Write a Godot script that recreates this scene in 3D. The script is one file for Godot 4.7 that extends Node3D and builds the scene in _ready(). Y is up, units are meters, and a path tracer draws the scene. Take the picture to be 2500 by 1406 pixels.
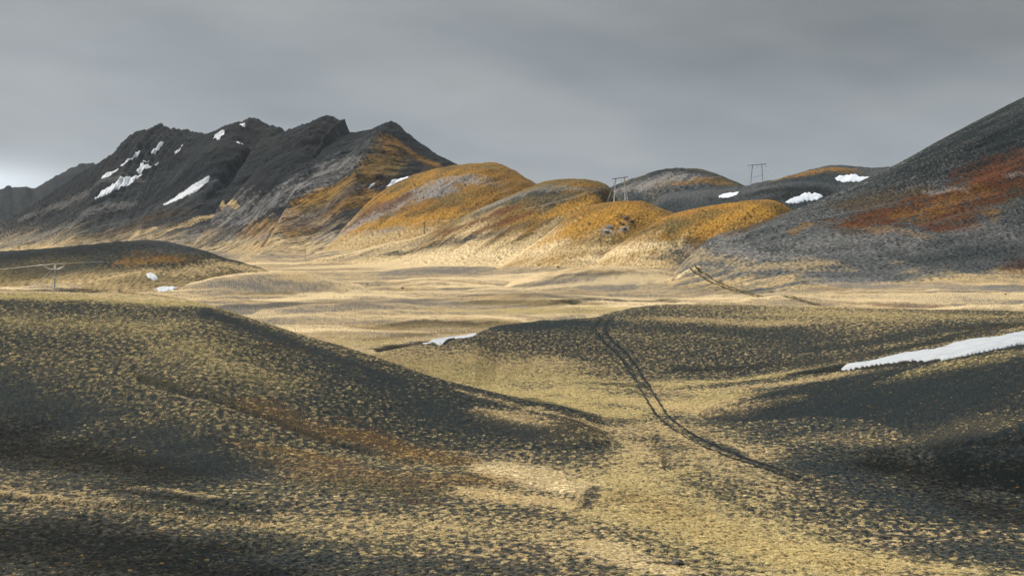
extends Node3D
# A volcanic valley under a grey overcast: black ridge, ochre moss hills, straw valley floor, snow patches, a power line.
# Points measured on the photograph (2500 x 1406) become places in the world through their depth: x = s * D, z = -D.
const F := 3434.0
const CU := 1250.0
const HZ := 640.0

const S_DENSE := 0.388
const N_DENSE := 1100
const N_SIDE := 26

# base colours (linear): 0 slate sand, 1 black sand, 2 straw, 3 ochre moss, 4 rust red, 5 pale ash, 6 olive, 7 brown, 8 bright gold moss, 9 cream grass, 10 grey gravel, 11 yellow grass
const PAL := [
	Vector3(.028, .0385, .0435), Vector3(.0088, .0118, .0135), Vector3(.52, .385, .20), Vector3(.28, .145, .032), Vector3(.12, .047, .022),
	Vector3(.27, .252, .24), Vector3(.15, .112, .045), Vector3(.085, .055, .025), Vector3(.42, .225, .042), Vector3(.70, .545, .32), Vector3(.09, .094, .098), Vector3(.43, .34, .155)]

class Hill:
	var pts: Array
	var front: float
	var back: float
	var k: float
	var e: float      # 0 rounded, 1 steep above and hollow below
	var kind: String
	var rough: float  # jagged crest, in photograph pixels
	var gully: float  # metres of fall-line relief
	var hold: int     # 1 goes on past its left end, 2 past its right end
	var front2: float
	var lean: float   # photograph pixels that the fall lines run to the left on their way down
	var ty := PackedFloat32Array()
	var td := PackedFloat32Array()
	var tf := PackedFloat32Array()
	var tg := PackedFloat32Array()
	var tb := PackedFloat32Array()

var hills: Array = []
var nz := FastNoiseLite.new()
var nf := FastNoiseLite.new()
var rg := FastNoiseLite.new()

var ss := PackedFloat32Array()
var dd := PackedFloat32Array()
var NC := 0
var NR := 0
var Y := PackedFloat32Array()
var B0 := PackedFloat32Array()
var OWN := PackedByteArray()
var C := PackedVector3Array()
var NRM := PackedVector3Array()


func _ready() -> void:
	setup_view()
	noises()
	define_hills()
	build_grid()
	grooves()
	normals()
	base_colours()
	paint_all()
	commit_terrain()
	rear_ground()
	snow()
	tracks()
	tufts()
	power_line()
	rocks()


# ------------------------------------------------------------------ camera, sky, sun
func setup_view() -> void:
	var cam := Camera3D.new()
	cam.name = "camera"
	cam.projection = Camera3D.PROJECTION_FRUSTUM
	cam.near = 0.5
	cam.far = 9000.0
	cam.size = 1406.0 / F * 0.5
	cam.frustum_offset = Vector2(0, -(703.0 - HZ) / F * 0.5)
	add_child(cam)
	cam.current = true
	var env := Environment.new()
	env.tonemap_mode = Environment.TONE_MAPPER_LINEAR
	env.tonemap_exposure = 3.6
	env.sdfgi_enabled = true
	env.ssao_enabled = true
	env.ssil_enabled = true
	env.background_mode = Environment.BG_SKY
	var sky := Sky.new()
	var pm := PanoramaSkyMaterial.new()
	pm.panorama = sky_picture()
	sky.sky_material = pm
	env.sky = sky
	env.fog_enabled = true
	env.fog_density = 0.00003
	env.fog_light_color = Color(.78, .82, .86)
	var we := WorldEnvironment.new()
	we.name = "world_environment"
	we.environment = env
	add_child(we)
	var sun := DirectionalLight3D.new()
	sun.name = "sun"
	sun.light_energy = 0.5
	sun.light_color = Color(1.0, .95, .87)
	sun.light_angular_distance = 10.0
	sun.shadow_enabled = true
	add_child(sun)
	sun.look_at_from_position(Vector3(-38, 58, -42), Vector3.ZERO)


func sky_picture() -> ImageTexture:
	var w := 2048
	var h := 1024
	var im := Image.create(w, h, false, Image.FORMAT_RGBF)
	var n := FastNoiseLite.new()
	n.seed = 11
	n.frequency = 1.0
	n.fractal_octaves = 4
	n.fractal_gain = .5
	var buf := PackedFloat32Array()
	buf.resize(w * h * 3)
	for py in h:
		var el := 90.0 - (py + .5) / h * 180.0
		var up: float = clampf(el, 0.0, 90.0)
		for px in w:
			if el < -1.0:
				var o0 := (py * w + px) * 3
				buf[o0] = .08; buf[o0 + 1] = .08; buf[o0 + 2] = .08
				continue
			var az := (px + .5) / w * TAU
			# low flat cloud: bands stretched along the horizon
			var ca := cos(az) * 3.0
			var sa := sin(az) * 3.0
			var band := n.get_noise_3d(ca * 1.1, up * .22 + sa * .5, sa * 1.1)
			var fine := n.get_noise_3d(ca * 3.4 + 7.0, up * .75 + sa * .8, sa * 3.4)
			var l := .102 + .019 * band + .008 * fine
			l *= 1.0 + .04 * smoothstep(6.0, 2.5, up) - (.10 + .20 * smoothstep(-.1, .3, sin(az))) * smoothstep(4.5, 9.5, up)
			l += .015 * smoothstep(.12, -.4, sin(az)) * (1.0 - .55 * smoothstep(8.0, 12.0, up))
			# paler gap low on the left
			l += .15 * exp(-pow((up - 3.0) / .8, 2.0)) * smoothstep(-.255, -.37, sin(az)) * (.5 + .5 * cos(az))
			l *= 1.0 + 2.9 * smoothstep(11.0, 58.0, up)
			var warm := clampf(.5 + band * .8 + smoothstep(5.0, 12.0, up) * .35, 0.0, 1.0)
			var o := (py * w + px) * 3
			buf[o] = l * lerpf(.885, .935, warm)
			buf[o + 1] = l * lerpf(1.0, 1.0, warm)
			buf[o + 2] = l * lerpf(1.10, 1.045, warm)
	im.set_data(w, h, false, Image.FORMAT_RGBF, buf.to_byte_array())
	return ImageTexture.create_from_image(im)


func noises() -> void:
	nz.seed = 5
	nz.noise_type = FastNoiseLite.TYPE_SIMPLEX_SMOOTH
	nz.frequency = 1.0
	nz.fractal_type = FastNoiseLite.FRACTAL_FBM
	nz.fractal_octaves = 3
	nf.seed = 9
	nf.noise_type = FastNoiseLite.TYPE_SIMPLEX
	nf.frequency = 1.0
	nf.fractal_type = FastNoiseLite.FRACTAL_NONE
	rg.seed = 3
	rg.noise_type = FastNoiseLite.TYPE_SIMPLEX
	rg.frequency = 1.0
	rg.fractal_type = FastNoiseLite.FRACTAL_RIDGED
	rg.fractal_octaves = 3


# ------------------------------------------------------------------ shape of the land
func hill(kind: String, pts: Array, front: float, back: float, k: float, e: float, rough := 0.0, gully := 0.0, hold := 0, front2 := -1.0) -> void:
	var h := Hill.new()
	h.kind = kind; h.pts = pts; h.front = front; h.back = back; h.k = k; h.e = e; h.rough = rough; h.gully = gully; h.hold = hold
	h.front2 = front2 if front2 > 0 else front
	hills.append(h)


func define_hills() -> void:
	# crest points: photograph u, v and the distance in metres
	hill("far_ridge", [[-500, 510, 2200], [-100, 474, 2200], [-10, 463, 2200], [8, 458, 2200], [14, 452, 2200], [20, 451, 2200], [30, 455, 2200], [60, 454, 2200], [80, 458, 2200], [120, 436, 2200], [150, 420, 2200], [180, 405, 2200], [205, 396, 2200], [245, 400, 2200], [300, 410, 2200], [420, 430, 2200]], 600, 500, 14, .5, 1.5, 3, 1)
	hill("ridge", [[-350, 730, 1400], [-150, 650, 1480], [0, 556, 1600], [150, 460, 1700], [235, 404, 1750], [270, 385, 1760], [300, 362, 1770], [328, 342, 1775], [334, 325, 1775], [345, 320, 1775], [357, 318, 1775], [365, 318, 1775], [380, 309, 1780], [392, 304, 1780], [402, 310, 1780], [420, 314, 1780], [445, 317, 1780], [470, 322, 1770], [490, 326, 1765], [520, 323, 1760], [560, 338, 1740], [640, 385, 1700], [720, 460, 1600]], 520, 450, 14, .35, 5.5, 4.5, 0, 780)
	hill("ridge", [[420, 430, 1600], [470, 368, 1620], [505, 335, 1640], [530, 319, 1650], [575, 301, 1650], [592, 300, 1650], [606, 292, 1650], [620, 288, 1650], [634, 294, 1650], [650, 302, 1650], [678, 313, 1645], [686, 310, 1645], [696, 321, 1640], [760, 352, 1620], [820, 405, 1600], [900, 490, 1550]], 640, 450, 12, .35, 2.2, 4.5)
	hill("ridge", [[600, 375, 1500], [650, 340, 1520], [695, 321, 1540], [720, 312, 1540], [760, 298, 1540], [786, 287, 1540], [799, 282, 1540], [806, 285, 1540], [813, 284, 1540], [828, 293, 1540], [836, 295, 1540], [840, 291, 1540], [844, 305, 1540], [851, 320, 1540], [870, 327, 1530], [920, 375, 1510], [1000, 470, 1480]], 580, 420, 12, .35, 2.2, 4.5)
	hill("ridge", [[740, 400, 1360], [800, 360, 1380], [845, 334, 1400], [866, 325, 1410], [880, 321, 1415], [900, 318, 1420], [940, 302, 1420], [955, 296, 1420], [962, 296, 1420], [975, 305, 1420], [1010, 335, 1415], [1060, 372, 1410], [1118, 402, 1400], [1180, 440, 1390], [1300, 530, 1370]], 520, 400, 12, .3, 1.5, 4.0)
	# shoulder and hollow in the black face
	hill("ridge", [[400, 470, 1440], [440, 410, 1450], [480, 366, 1460], [520, 346, 1460], [560, 342, 1455], [590, 350, 1450], [612, 368, 1445], [628, 410, 1440], [640, 470, 1430]], 330, 160, 16, .3, 1.0, 3.0)
	hill("ridge", [[560, 520, 1240], [620, 430, 1260], [670, 385, 1270], [720, 371, 1270], [760, 380, 1260], [800, 420, 1240], [840, 500, 1200]], 260, 120, 16, .3, 1.0, 3.0)
	hill("orange_hill", [[780, 600, 1120], [860, 535, 1125], [930, 478, 1130], [985, 437, 1130], [1040, 418, 1130], [1100, 405, 1125], [1150, 399, 1120], [1200, 396, 1120], [1226, 401, 1115], [1250, 412, 1110], [1280, 430, 1105], [1315, 453, 1100], [1370, 500, 1090], [1460, 590, 1060]], 320, 260, 24, .25, .8, 2.6)
	hill("grey_hill", [[1380, 520, 1150], [1480, 463, 1150], [1530, 441, 1150], [1570, 428, 1150], [1600, 416, 1150], [1640, 410, 1150], [1700, 411, 1150], [1730, 417, 1150], [1760, 428, 1150], [1800, 445, 1150], [1840, 462, 1150], [1930, 520, 1150]], 280, 250, 6, .2, .8, 1.5)
	hill("saddle", [[1480, 520, 950], [1560, 486, 950], [1620, 473, 950], [1700, 462, 950], [1760, 456, 950], [1820, 453, 950], [1850, 447, 945], [1900, 437, 940], [1960, 420, 940], [2000, 409, 940], [2040, 404, 940], [2080, 406, 940], [2120, 409, 940], [2180, 407, 940], [2260, 398, 940], [2450, 380, 940]], 240, 250, 8, .1, .4, 1.0)
	hill("saddle", [[1620, 560, 850], [1690, 510, 850], [1770, 478, 850], [1850, 459, 850], [1920, 446, 850], [1980, 443, 850], [2040, 453, 850], [2120, 486, 850], [2200, 530, 850]], 120, 110, 7, .1, .3, .8)
	hill("ochre_hill", [[620, 668, 790], [700, 646, 800], [850, 617, 835], [950, 592, 855], [1040, 572, 870], [1100, 545, 880], [1150, 520, 885], [1200, 498, 890], [1250, 475, 890], [1300, 455, 890], [1330, 443, 890], [1370, 437, 890], [1400, 436, 890], [1450, 440, 890], [1490, 454, 890], [1530, 480, 885], [1580, 525, 880], [1640, 585, 870]], 150, 180, 10, .2, .7, 2.0, 0, 280)
	hill("knob", [[1180, 690, 710], [1260, 630, 720], [1320, 585, 725], [1380, 540, 735], [1420, 511, 738], [1460, 498, 740], [1510, 491, 740], [1570, 491, 740], [1602, 503, 740], [1640, 517, 740], [1690, 538, 735], [1770, 590, 730], [1850, 650, 720]], 185, 110, 15, .1, .8, 1.2)
	hill("gold_mound", [[1450, 640, 660], [1540, 582, 670], [1600, 545, 676], [1640, 524, 682], [1680, 513, 688], [1730, 503, 690], [1800, 493, 692], [1860, 487, 694], [1898, 491, 695], [1925, 505, 696], [1970, 548, 700], [2040, 600, 700]], 160, 100, 13, .1, .6, 1.0)
	hill("right_slope", [[1540, 668, 525], [1610, 638, 540], [1680, 602, 553], [1750, 574, 566], [1850, 545, 590], [1920, 519, 610], [2000, 489, 640], [2100, 443, 680], [2200, 396, 720], [2300, 341, 760], [2400, 289, 790], [2500, 238, 820], [2700, 140, 880], [2950, 60, 920]], 80, 300, 7, .25, .5, 1.8, 2, 360)
	hill("small_hill", [[-500, 640, 600], [-100, 622, 580], [0, 613, 572], [100, 607, 566], [200, 598, 560], [300, 588, 555], [370, 586, 550], [430, 594, 545], [500, 612, 540], [560, 632, 535], [640, 654, 528], [720, 671, 518], [820, 700, 500]], 105, 90, 3, .2, .7, .5, 1, 50)
	# swells of the valley floor
	hill("ground", [[1180, 700, 520], [1260, 684, 520], [1330, 667, 520], [1420, 653, 520], [1500, 649, 520], [1560, 651, 520], [1620, 660, 520], [1720, 690, 520]], 62, 40, 1.5, 0)
	hill("ground", [[1020, 772, 430], [1100, 744, 430], [1170, 727, 430], [1250, 717, 430], [1330, 717, 430], [1450, 723, 430], [1600, 736, 430], [1720, 750, 425]], 42, 36, 1.2, 0)
	hill("ground", [[380, 725, 470], [430, 702, 470], [500, 682, 470], [560, 671, 470], [640, 664, 470], [700, 663, 470], [760, 668, 470], [860, 690, 470], [960, 712, 470]], 34, 34, 1.2, 0)
	hill("ground", [[760, 835, 340], [850, 802, 345], [950, 782, 350], [1050, 771, 355], [1150, 773, 355], [1250, 781, 350], [1340, 792, 350]], 42, 30, 1.0, 0)
	hill("ground", [[560, 770, 372], [680, 752, 376], [800, 741, 380], [900, 737, 382], [1000, 743, 384], [1080, 757, 384]], 26, 22, .9, 0)
	hill("ground", [[860, 700, 560], [960, 684, 560], [1080, 677, 560], [1200, 682, 560], [1300, 692, 560]], 40, 36, 1.2, 0)
	hill("ground", [[880, 672, 650], [980, 656, 655], [1120, 650, 660], [1260, 655, 650]], 40, 36, 1.2, 0)
	# the near hills
	hill("middle_hill", [[560, 985, 196], [700, 920, 208], [850, 880, 218], [940, 860, 226], [1000, 847, 232], [1070, 833, 240], [1160, 815, 250], [1210, 798, 262], [1300, 785, 272], [1400, 779, 280], [1450, 776, 286], [1490, 763, 294], [1560, 750, 300], [1650, 744, 304], [1800, 745, 304], [1950, 749, 300], [2100, 752, 296], [2300, 756, 290], [2500, 760, 285], [2950, 772, 270]], 40, 40, 1.4, .0, .2, 0, 2, 96)
	hill("right_near_hill", [[1560, 1050, 172], [1640, 1008, 175], [1760, 983, 176], [1900, 955, 175], [2050, 926, 173], [2150, 907, 171], [2260, 885, 168], [2400, 856, 163], [2500, 838, 160], [2700, 800, 152], [2950, 770, 144]], 16, 26, 1.2, .1, .2, 0, 2, 58)
	hill("left_near_hill", [[-500, 695, 240], [0, 708, 230], [120, 709, 229], [200, 711, 228], [350, 718, 223], [440, 729, 216], [485, 738, 211], [530, 752, 208], [600, 775, 205], [720, 813, 199], [850, 851, 192], [1000, 905, 182], [1120, 945, 172], [1250, 979, 163], [1400, 1013, 153], [1500, 1036, 147], [1560, 1054, 140], [1680, 1120, 132]], 122, 55, 1.4, .06, .3, 0, 1, 14)


func base_level(d: float, u: float) -> float:
	var y: float
	if d < 75.0:
		y = lerpf(-1.8, -18.6, 1.0 - pow(1.0 - d / 75.0, 1.7))
	elif d < 240.0:
		y = -19.0 + .4 * smoothstep(100.0, 75.0, d)
	elif d < 450.0:
		y = lerpf(-19.0, -10.6, smoothstep(0, 1, (d - 240.0) / 210.0) * .5 + (d - 240.0) / 420.0)
	elif d < 900.0:
		y = lerpf(-10.6, 0.5, (d - 450.0) / 450.0)
	else:
		y = lerpf(0.5, 14.0, (d - 900.0) / 900.0)
	var band := smoothstep(118.0, 175.0, d) * smoothstep(340.0, 250.0, d)
	y += 8.0 * smoothstep(1700.0, 2600.0, u) * band
	return y


func crest_at(h: Hill, u: float) -> Vector3:  # v, D, share of the way along; D = 0 where the hill is not
	var p := h.pts
	var n := p.size()
	if u < p[0][0]:
		return Vector3(p[0][1], p[0][2], 0) if h.hold == 1 else Vector3.ZERO
	if u > p[n - 1][0]:
		return Vector3(p[n - 1][1], p[n - 1][2], 1) if h.hold == 2 else Vector3.ZERO
	var i := 0
	while i < n - 2 and u > p[i + 1][0]:
		i += 1
	var a: float = p[i][0]
	var b: float = p[i + 1][0]
	var t := (u - a) / (b - a)
	var va: float = p[i][1]
	var vb: float = p[i + 1][1]
	var da: float = p[i][2]
	var db: float = p[i + 1][2]
	# monotone-ish Hermite
	var sl := (vb - va) / (b - a)
	var sp: float = (va - p[i - 1][1]) / (a - p[i - 1][0]) if i > 0 else sl
	var sn: float = (p[i + 2][1] - vb) / (p[i + 2][0] - b) if i < n - 2 else sl
	var ma := (sl + sp) * .5
	var mb := (sl + sn) * .5
	if sl * sp < 0.0: ma *= .3
	if sl * sn < 0.0: mb *= .3
	var lim := absf(sl) * 2.5 + .05
	ma = clampf(ma, -lim, lim)
	mb = clampf(mb, -lim, lim)
	var t2 := t * t
	var t3 := t2 * t
	var v := (2 * t3 - 3 * t2 + 1) * va + (t3 - 2 * t2 + t) * ma * (b - a) + (-2 * t3 + 3 * t2) * vb + (t3 - t2) * mb * (b - a)
	if h.rough > 0.0:
		v += h.rough * (rg.get_noise_2d(u * .035, h.front) * .8 + nf.get_noise_2d(u * .16, h.front + 9.0) * .5)
	return Vector3(v, lerpf(da, db, t), (u - p[0][0]) / (p[n - 1][0] - p[0][0]))


func build_grid() -> void:
	for i in N_SIDE:
		var t := 1.0 - float(i) / N_SIDE
		ss.append(-S_DENSE - 1.1 * t * t)
	for i in N_DENSE:
		ss.append(lerpf(-S_DENSE, S_DENSE, float(i) / (N_DENSE - 1)))
	for i in N_SIDE:
		var t := float(i + 1) / N_SIDE
		ss.append(S_DENSE + 1.1 * t * t)
	NC = ss.size()
	var plan := [[3.0, 72.0, 14], [72.0, 130.0, 210], [130.0, 240.0, 230], [240.0, 310.0, 90], [310.0, 560.0, 170], [560.0, 940.0, 200], [940.0, 1420.0, 150], [1420.0, 1800.0, 90], [1800.0, 2800.0, 24]]
	for q in plan:
		for i in q[2]:
			dd.append(q[0] * pow(q[1] / q[0], float(i) / q[2]))
	dd.append(2800.0)
	NR = dd.size()
	Y.resize(NC * NR)
	B0.resize(NC * NR)
	OWN.resize(NC * NR)
	var nh := hills.size()
	var u_lo := CU + F * ss[0]
	var u_hi := CU + F * ss[NC - 1] + 420.0
	var nt := int((u_hi - u_lo) / 2.0) + 2
	for h: Hill in hills:
		var p0: float = h.pts[0][0]
		var p1: float = h.pts[h.pts.size() - 1][0]
		var share: float = {"ridge": .12, "orange_hill": .22, "ochre_hill": .16, "knob": .08, "gold_mound": .08}.get(h.kind, .15)
		h.lean = {"ridge": 230.0, "orange_hill": 240.0, "ochre_hill": 130.0, "knob": 130.0, "gold_mound": 120.0, "right_slope": 130.0}.get(h.kind, 0.0)
		for i in nt:
			var u := u_lo + i * 2.0
			var near_end := 1.0
			if h.hold != 1:
				near_end = minf(near_end, (u - p0) / ((p1 - p0) * share))
			if h.hold != 2:
				near_end = minf(near_end, (p1 - u) / ((p1 - p0) * share))
			var q := crest_at(h, clampf(u, p0, p1))
			var f := front_of(h, q.z, u)
			h.ty.append(lerpf(base_level(q.y, u) - h.k - 2.0, (HZ - q.x) / F * q.y, smoothstep(0.0, 1.0, near_end)) if near_end > 0.0 else -1000.0)
			h.td.append(q.y)
			h.tf.append(f)
			h.tg.append(base_level(q.y - f, u) - h.k - .3)
			h.tb.append(base_level(q.y + h.back, u) - h.k - .3)
	for c in NC:
		var s := ss[c]
		var u := CU + F * s
		var at := int((u - u_lo) / 2.0)
		var mine: Array = []
		for i in nh:
			var h: Hill = hills[i]
			for q in range(at, mini(at + int(h.lean / 2.0) + 2, nt), 4):
				if h.ty[q] > -999.0:
					mine.append(i)
					break
		for r in NR:
			var d := dd[r]
			var x := s * d
			var b := base_level(d, u)
			var y := b
			if d > 230.0:
				var far := smoothstep(900.0, 500.0, d) * smoothstep(290.0, 340.0, d)
				y += nz.get_noise_2d(x * .012, d * .012) * 1.0 + nz.get_noise_2d(x * .009 + 20.0, d * .022) * 2.6 * far
			else:
				y += nz.get_noise_2d(x * .03, d * .03) * .35
			B0[r * NC + c] = y
			var own := 0
			var best := y
			for i: int in mine:
				var h: Hill = hills[i]
				var z := h.td[at] - d
				var t := z / h.tf[at]
				var uc := (u - u_lo) * .5 + h.lean * .5 * clampf(t, 0.0, 1.0)
				var ui := int(uc)
				if ui >= nt - 1:
					ui = nt - 2
				var w := uc - ui
				if h.ty[ui] < -999.0 or h.ty[ui + 1] < -999.0:
					continue
				var top := lerpf(h.ty[ui], h.ty[ui + 1], w)
				z = lerpf(h.td[ui], h.td[ui + 1], w) - d
				var foot: float
				if z > 0.0:
					t = z / h.tf[ui]
					foot = h.tg[ui]
				else:
					t = -z / h.back
					foot = h.tb[ui]
				if t >= 1.0:
					continue
				var p := t * t * (3.0 - 2.0 * t)
				if h.e > 0.0:
					p = lerpf(p, 1.0 - pow(1.0 - t, 1.6), h.e)
				var hh := top - (top - foot) * p
				if h.gully > 0.0 and t > .02:
					# fall lines run down to the left
					var right := h.kind == "right_slope"
					var across := x * .64 - d * .77 if right else x * .88 - d * .47
					var along := x * .77 + d * .64 if right else x * .47 + d * .88
					var g := rg.get_noise_2d(across * .021, along * .0032 + float(i) * 7.0) * .65 + nf.get_noise_2d(across * .08, along * .011) * .3 + nf.get_noise_2d(across * .23, along * .016) * .16
					hh += g * h.gully * minf(1.0, t * 5.0) * (1.0 - .75 * t)
				if hh > best:
					best = hh
					own = i + 1
				var k := h.k * clampf(t * 1.7, .2, 1.0)
				var df := absf(hh - y)
				if df < k:
					var q := (k - df) / k
					y = maxf(y, hh) + q * q * k * .25
				elif hh > y:
					y = hh
			# small lumps
			if d < 330.0:
				y += nf.get_noise_2d(x * .35, d * .35) * .05 + nz.get_noise_2d(x * .09 + 50.0, d * .09) * .16
			elif d < 900.0:
				y += nf.get_noise_2d(x * .12, d * .12) * .16
			else:
				y += nf.get_noise_2d(x * .06, d * .06) * .35 + nf.get_noise_2d(x * .15, d * .15) * .2
				if y - b > 60.0:
					y += (rg.get_noise_2d(x * .022, d * .022) * 2.2 + rg.get_noise_2d(x * .06 + 40.0, d * .06) * 1.2) * smoothstep(70.0, 170.0, y - b)
			var ix := r * NC + c
			Y[ix] = y
			OWN[ix] = own


func front_of(h: Hill, t: float, u: float) -> float:
	match h.kind:
		"left_near_hill":
			return lerpf(122.0, 14.0, smoothstep(0.0, 1.0, clampf((u - 300.0) / 1300.0, 0.0, 1.0)) * .55 + clampf((u - 300.0) / 1300.0, 0, 1) * .45)
		"middle_hill":
			return lerpf(32.0, 96.0, clampf((u - 950.0) / 600.0, 0, 1))
		"right_near_hill":
			return lerpf(14.0, 60.0, clampf((u - 1640.0) / 700.0, 0, 1))
		"right_slope":
			return maxf(30.0, 430.0 * (1.0 - exp(-(u - 1500.0) / 560.0)))
		"small_hill":
			return lerpf(108.0, 50.0, clampf((u - 350.0) / 300.0, 0, 1))
		"ochre_hill":
			return lerpf(90.0, 270.0, clampf((u - 750.0) / 450.0, 0, 1))
		"ridge":
			return lerpf(h.front, h.front2, clampf((u - 0.0) / 350.0, 0, 1)) if h.front2 > h.front else h.front
	return h.front


func height_at(s: float, d: float) -> float:
	var c := clampi(ss.bsearch(s) - 1, 0, NC - 2)
	var r := clampi(dd.bsearch(d) - 1, 0, NR - 2)
	var a := clampf((s - ss[c]) / (ss[c + 1] - ss[c]), 0, 1)
	var b := clampf((d - dd[r]) / (dd[r + 1] - dd[r]), 0, 1)
	var i := r * NC + c
	return lerpf(lerpf(Y[i], Y[i + 1], a), lerpf(Y[i + NC], Y[i + NC + 1], a), b)


func ground(s: float, d: float) -> Vector3:
	return Vector3(s * d, height_at(s, d), -d)


# the ground that the line of sight of a photograph point meets: Vector3(s, distance, height)
func meet(u: float, v: float, from := 72.0) -> Vector3:
	var s := (u - CU) / F
	var e := (HZ - v) / F
	var c := clampi(ss.bsearch(s) - 1, 0, NC - 2)
	if s - ss[c] > ss[c + 1] - s:
		c += 1
	var was := -1.0
	for r in range(clampi(dd.bsearch(from), 1, NR - 1), NR):
		var q := Y[r * NC + c] - e * dd[r]
		if q >= 0.0:
			var t := clampf(was / (was - q), 0, 1) if was < 0.0 else 0.0
			var d := lerpf(dd[r - 1], dd[r], t)
			return Vector3(s, d, e * d)
		was = q
	return Vector3(s, -1, 0)


# ------------------------------------------------------------------ patches and grooves that lie on the land
# Calls on_hit(index, strength 0..1) for the grid points within a chain of soft ellipses laid along world points.
func patch(pts: Array, ru: float, rv: float, on_hit: Callable, from := 72.0, to := 2500.0) -> void:
	var wp: Array = []
	for i in range(0, pts.size(), 2):
		var u: float = pts[i]
		var v: float = pts[i + 1]
		var q := meet(u, v, from)
		if q.y < 0.0 or q.y > to:
			continue
		var a := meet(u, v - rv * .5, from)
		var b := meet(u, v + rv * .5, from)
		var wd := rv * q.y / F * 2.5
		if a.y > 0.0 and b.y > 0.0:
			wd = clampf(absf(a.y - b.y), rv * q.y / F * 1.2, rv * q.y / F * 9.0)
		wp.append([q.x * q.y, q.y, ru * q.y / F, wd])
	if wp.is_empty():
		return
	var x0 := 1e9; var x1 := -1e9; var d0 := 1e9; var d1 := -1e9
	for q in wp:
		d0 = minf(d0, q[1] - q[3]); d1 = maxf(d1, q[1] + q[3])
	d0 = maxf(d0, 5.0)
	var s0 := 1e9; var s1 := -1e9
	for q in wp:
		for dq in [maxf(q[1] - q[3], 5.0), q[1] + q[3]]:
			s0 = minf(s0, (q[0] - q[2]) / dq); s1 = maxf(s1, (q[0] + q[2]) / dq)
	var c0 := maxi(ss.bsearch(s0) - 1, 0)
	var c1 := mini(ss.bsearch(s1) + 1, NC)
	var r0 := maxi(dd.bsearch(d0) - 1, 0)
	var r1 := mini(dd.bsearch(d1) + 1, NR)
	var n := maxi(wp.size() - 1, 1)
	var ax := PackedFloat32Array(); var ad := PackedFloat32Array(); var bx := PackedFloat32Array(); var bd := PackedFloat32Array(); var iw := PackedFloat32Array(); var id := PackedFloat32Array(); var il := PackedFloat32Array()
	for i in n:
		var p = wp[i]
		var q = wp[mini(i + 1, wp.size() - 1)]
		var wx: float = 1.0 / ((p[2] + q[2]) * .5)
		var wdd: float = 1.0 / ((p[3] + q[3]) * .5)
		ax.append(p[0] * wx); ad.append(p[1] * wdd)
		bx.append((q[0] - p[0]) * wx); bd.append((q[1] - p[1]) * wdd)
		iw.append(wx); id.append(wdd)
		var ll: float = bx[i] * bx[i] + bd[i] * bd[i]
		il.append(1.0 / ll if ll > 1e-9 else 0.0)
	for r in range(r0, r1):
		var d := dd[r]
		for c in range(c0, c1):
			var x := ss[c] * d
			var best := 1.0
			for i in n:
				var px := x * iw[i] - ax[i]
				var pd := d * id[i] - ad[i]
				var t := clampf((px * bx[i] + pd * bd[i]) * il[i], 0.0, 1.0)
				px -= bx[i] * t
				pd -= bd[i] * t
				var l := px * px + pd * pd
				if l < best:
					best = l
			if best < 1.0:
				on_hit.call(r * NC + c, 1.0 - sqrt(best), x, d)


func groove(depth: float, ru: float, rv: float, pts: Array) -> void:
	patch(pts, ru, rv, func(i: int, m: float, _x: float, _d: float) -> void: Y[i] -= depth * smoothstep(0.0, 1.0, m))


func grooves() -> void:
	groove(.35, 14, 9, [340, 925, 480, 965, 620, 1012, 760, 1062, 900, 1105, 1010, 1135])
	groove(.5, 40, 12, [-60, 1205, 120, 1222, 320, 1240, 480, 1262, 640, 1280])
	groove(.2, 30, 10, [300, 1195, 430, 1215, 560, 1235, 680, 1250])
	groove(.15, 40, 10, [2180, 1098, 2330, 1092, 2520, 1080])
	groove(.12, 16, 10, [1620, 1022, 1660, 1050, 1700, 1075])
	groove(.3, 12, 16, [1600, 1070, 1620, 1110, 1635, 1150])
	groove(.25, 20, 10, [1700, 1185, 1780, 1220, 1850, 1255])
	groove(1.0, 22, 8, [930, 856, 1010, 842, 1080, 834])
	groove(.6, 16, 7, [1400, 738, 1500, 733, 1600, 733, 1650, 738])
	groove(.8, 40, 6, [1900, 918, 2050, 900, 2200, 888, 2260, 880])


func normals() -> void:
	NRM.resize(NC * NR)
	for r in NR:
		var ra := maxi(r - 1, 0)
		var rb := mini(r + 1, NR - 1)
		for c in NC:
			var ca := maxi(c - 1, 0)
			var cb := mini(c + 1, NC - 1)
			var d := dd[r]
			var a := Vector3((ss[cb] - ss[ca]) * d, Y[r * NC + cb] - Y[r * NC + ca], 0)
			var b := Vector3(ss[c] * (dd[rb] - dd[ra]), Y[rb * NC + c] - Y[ra * NC + c], dd[ra] - dd[rb])
			NRM[r * NC + c] = a.cross(b).normalized()


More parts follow.
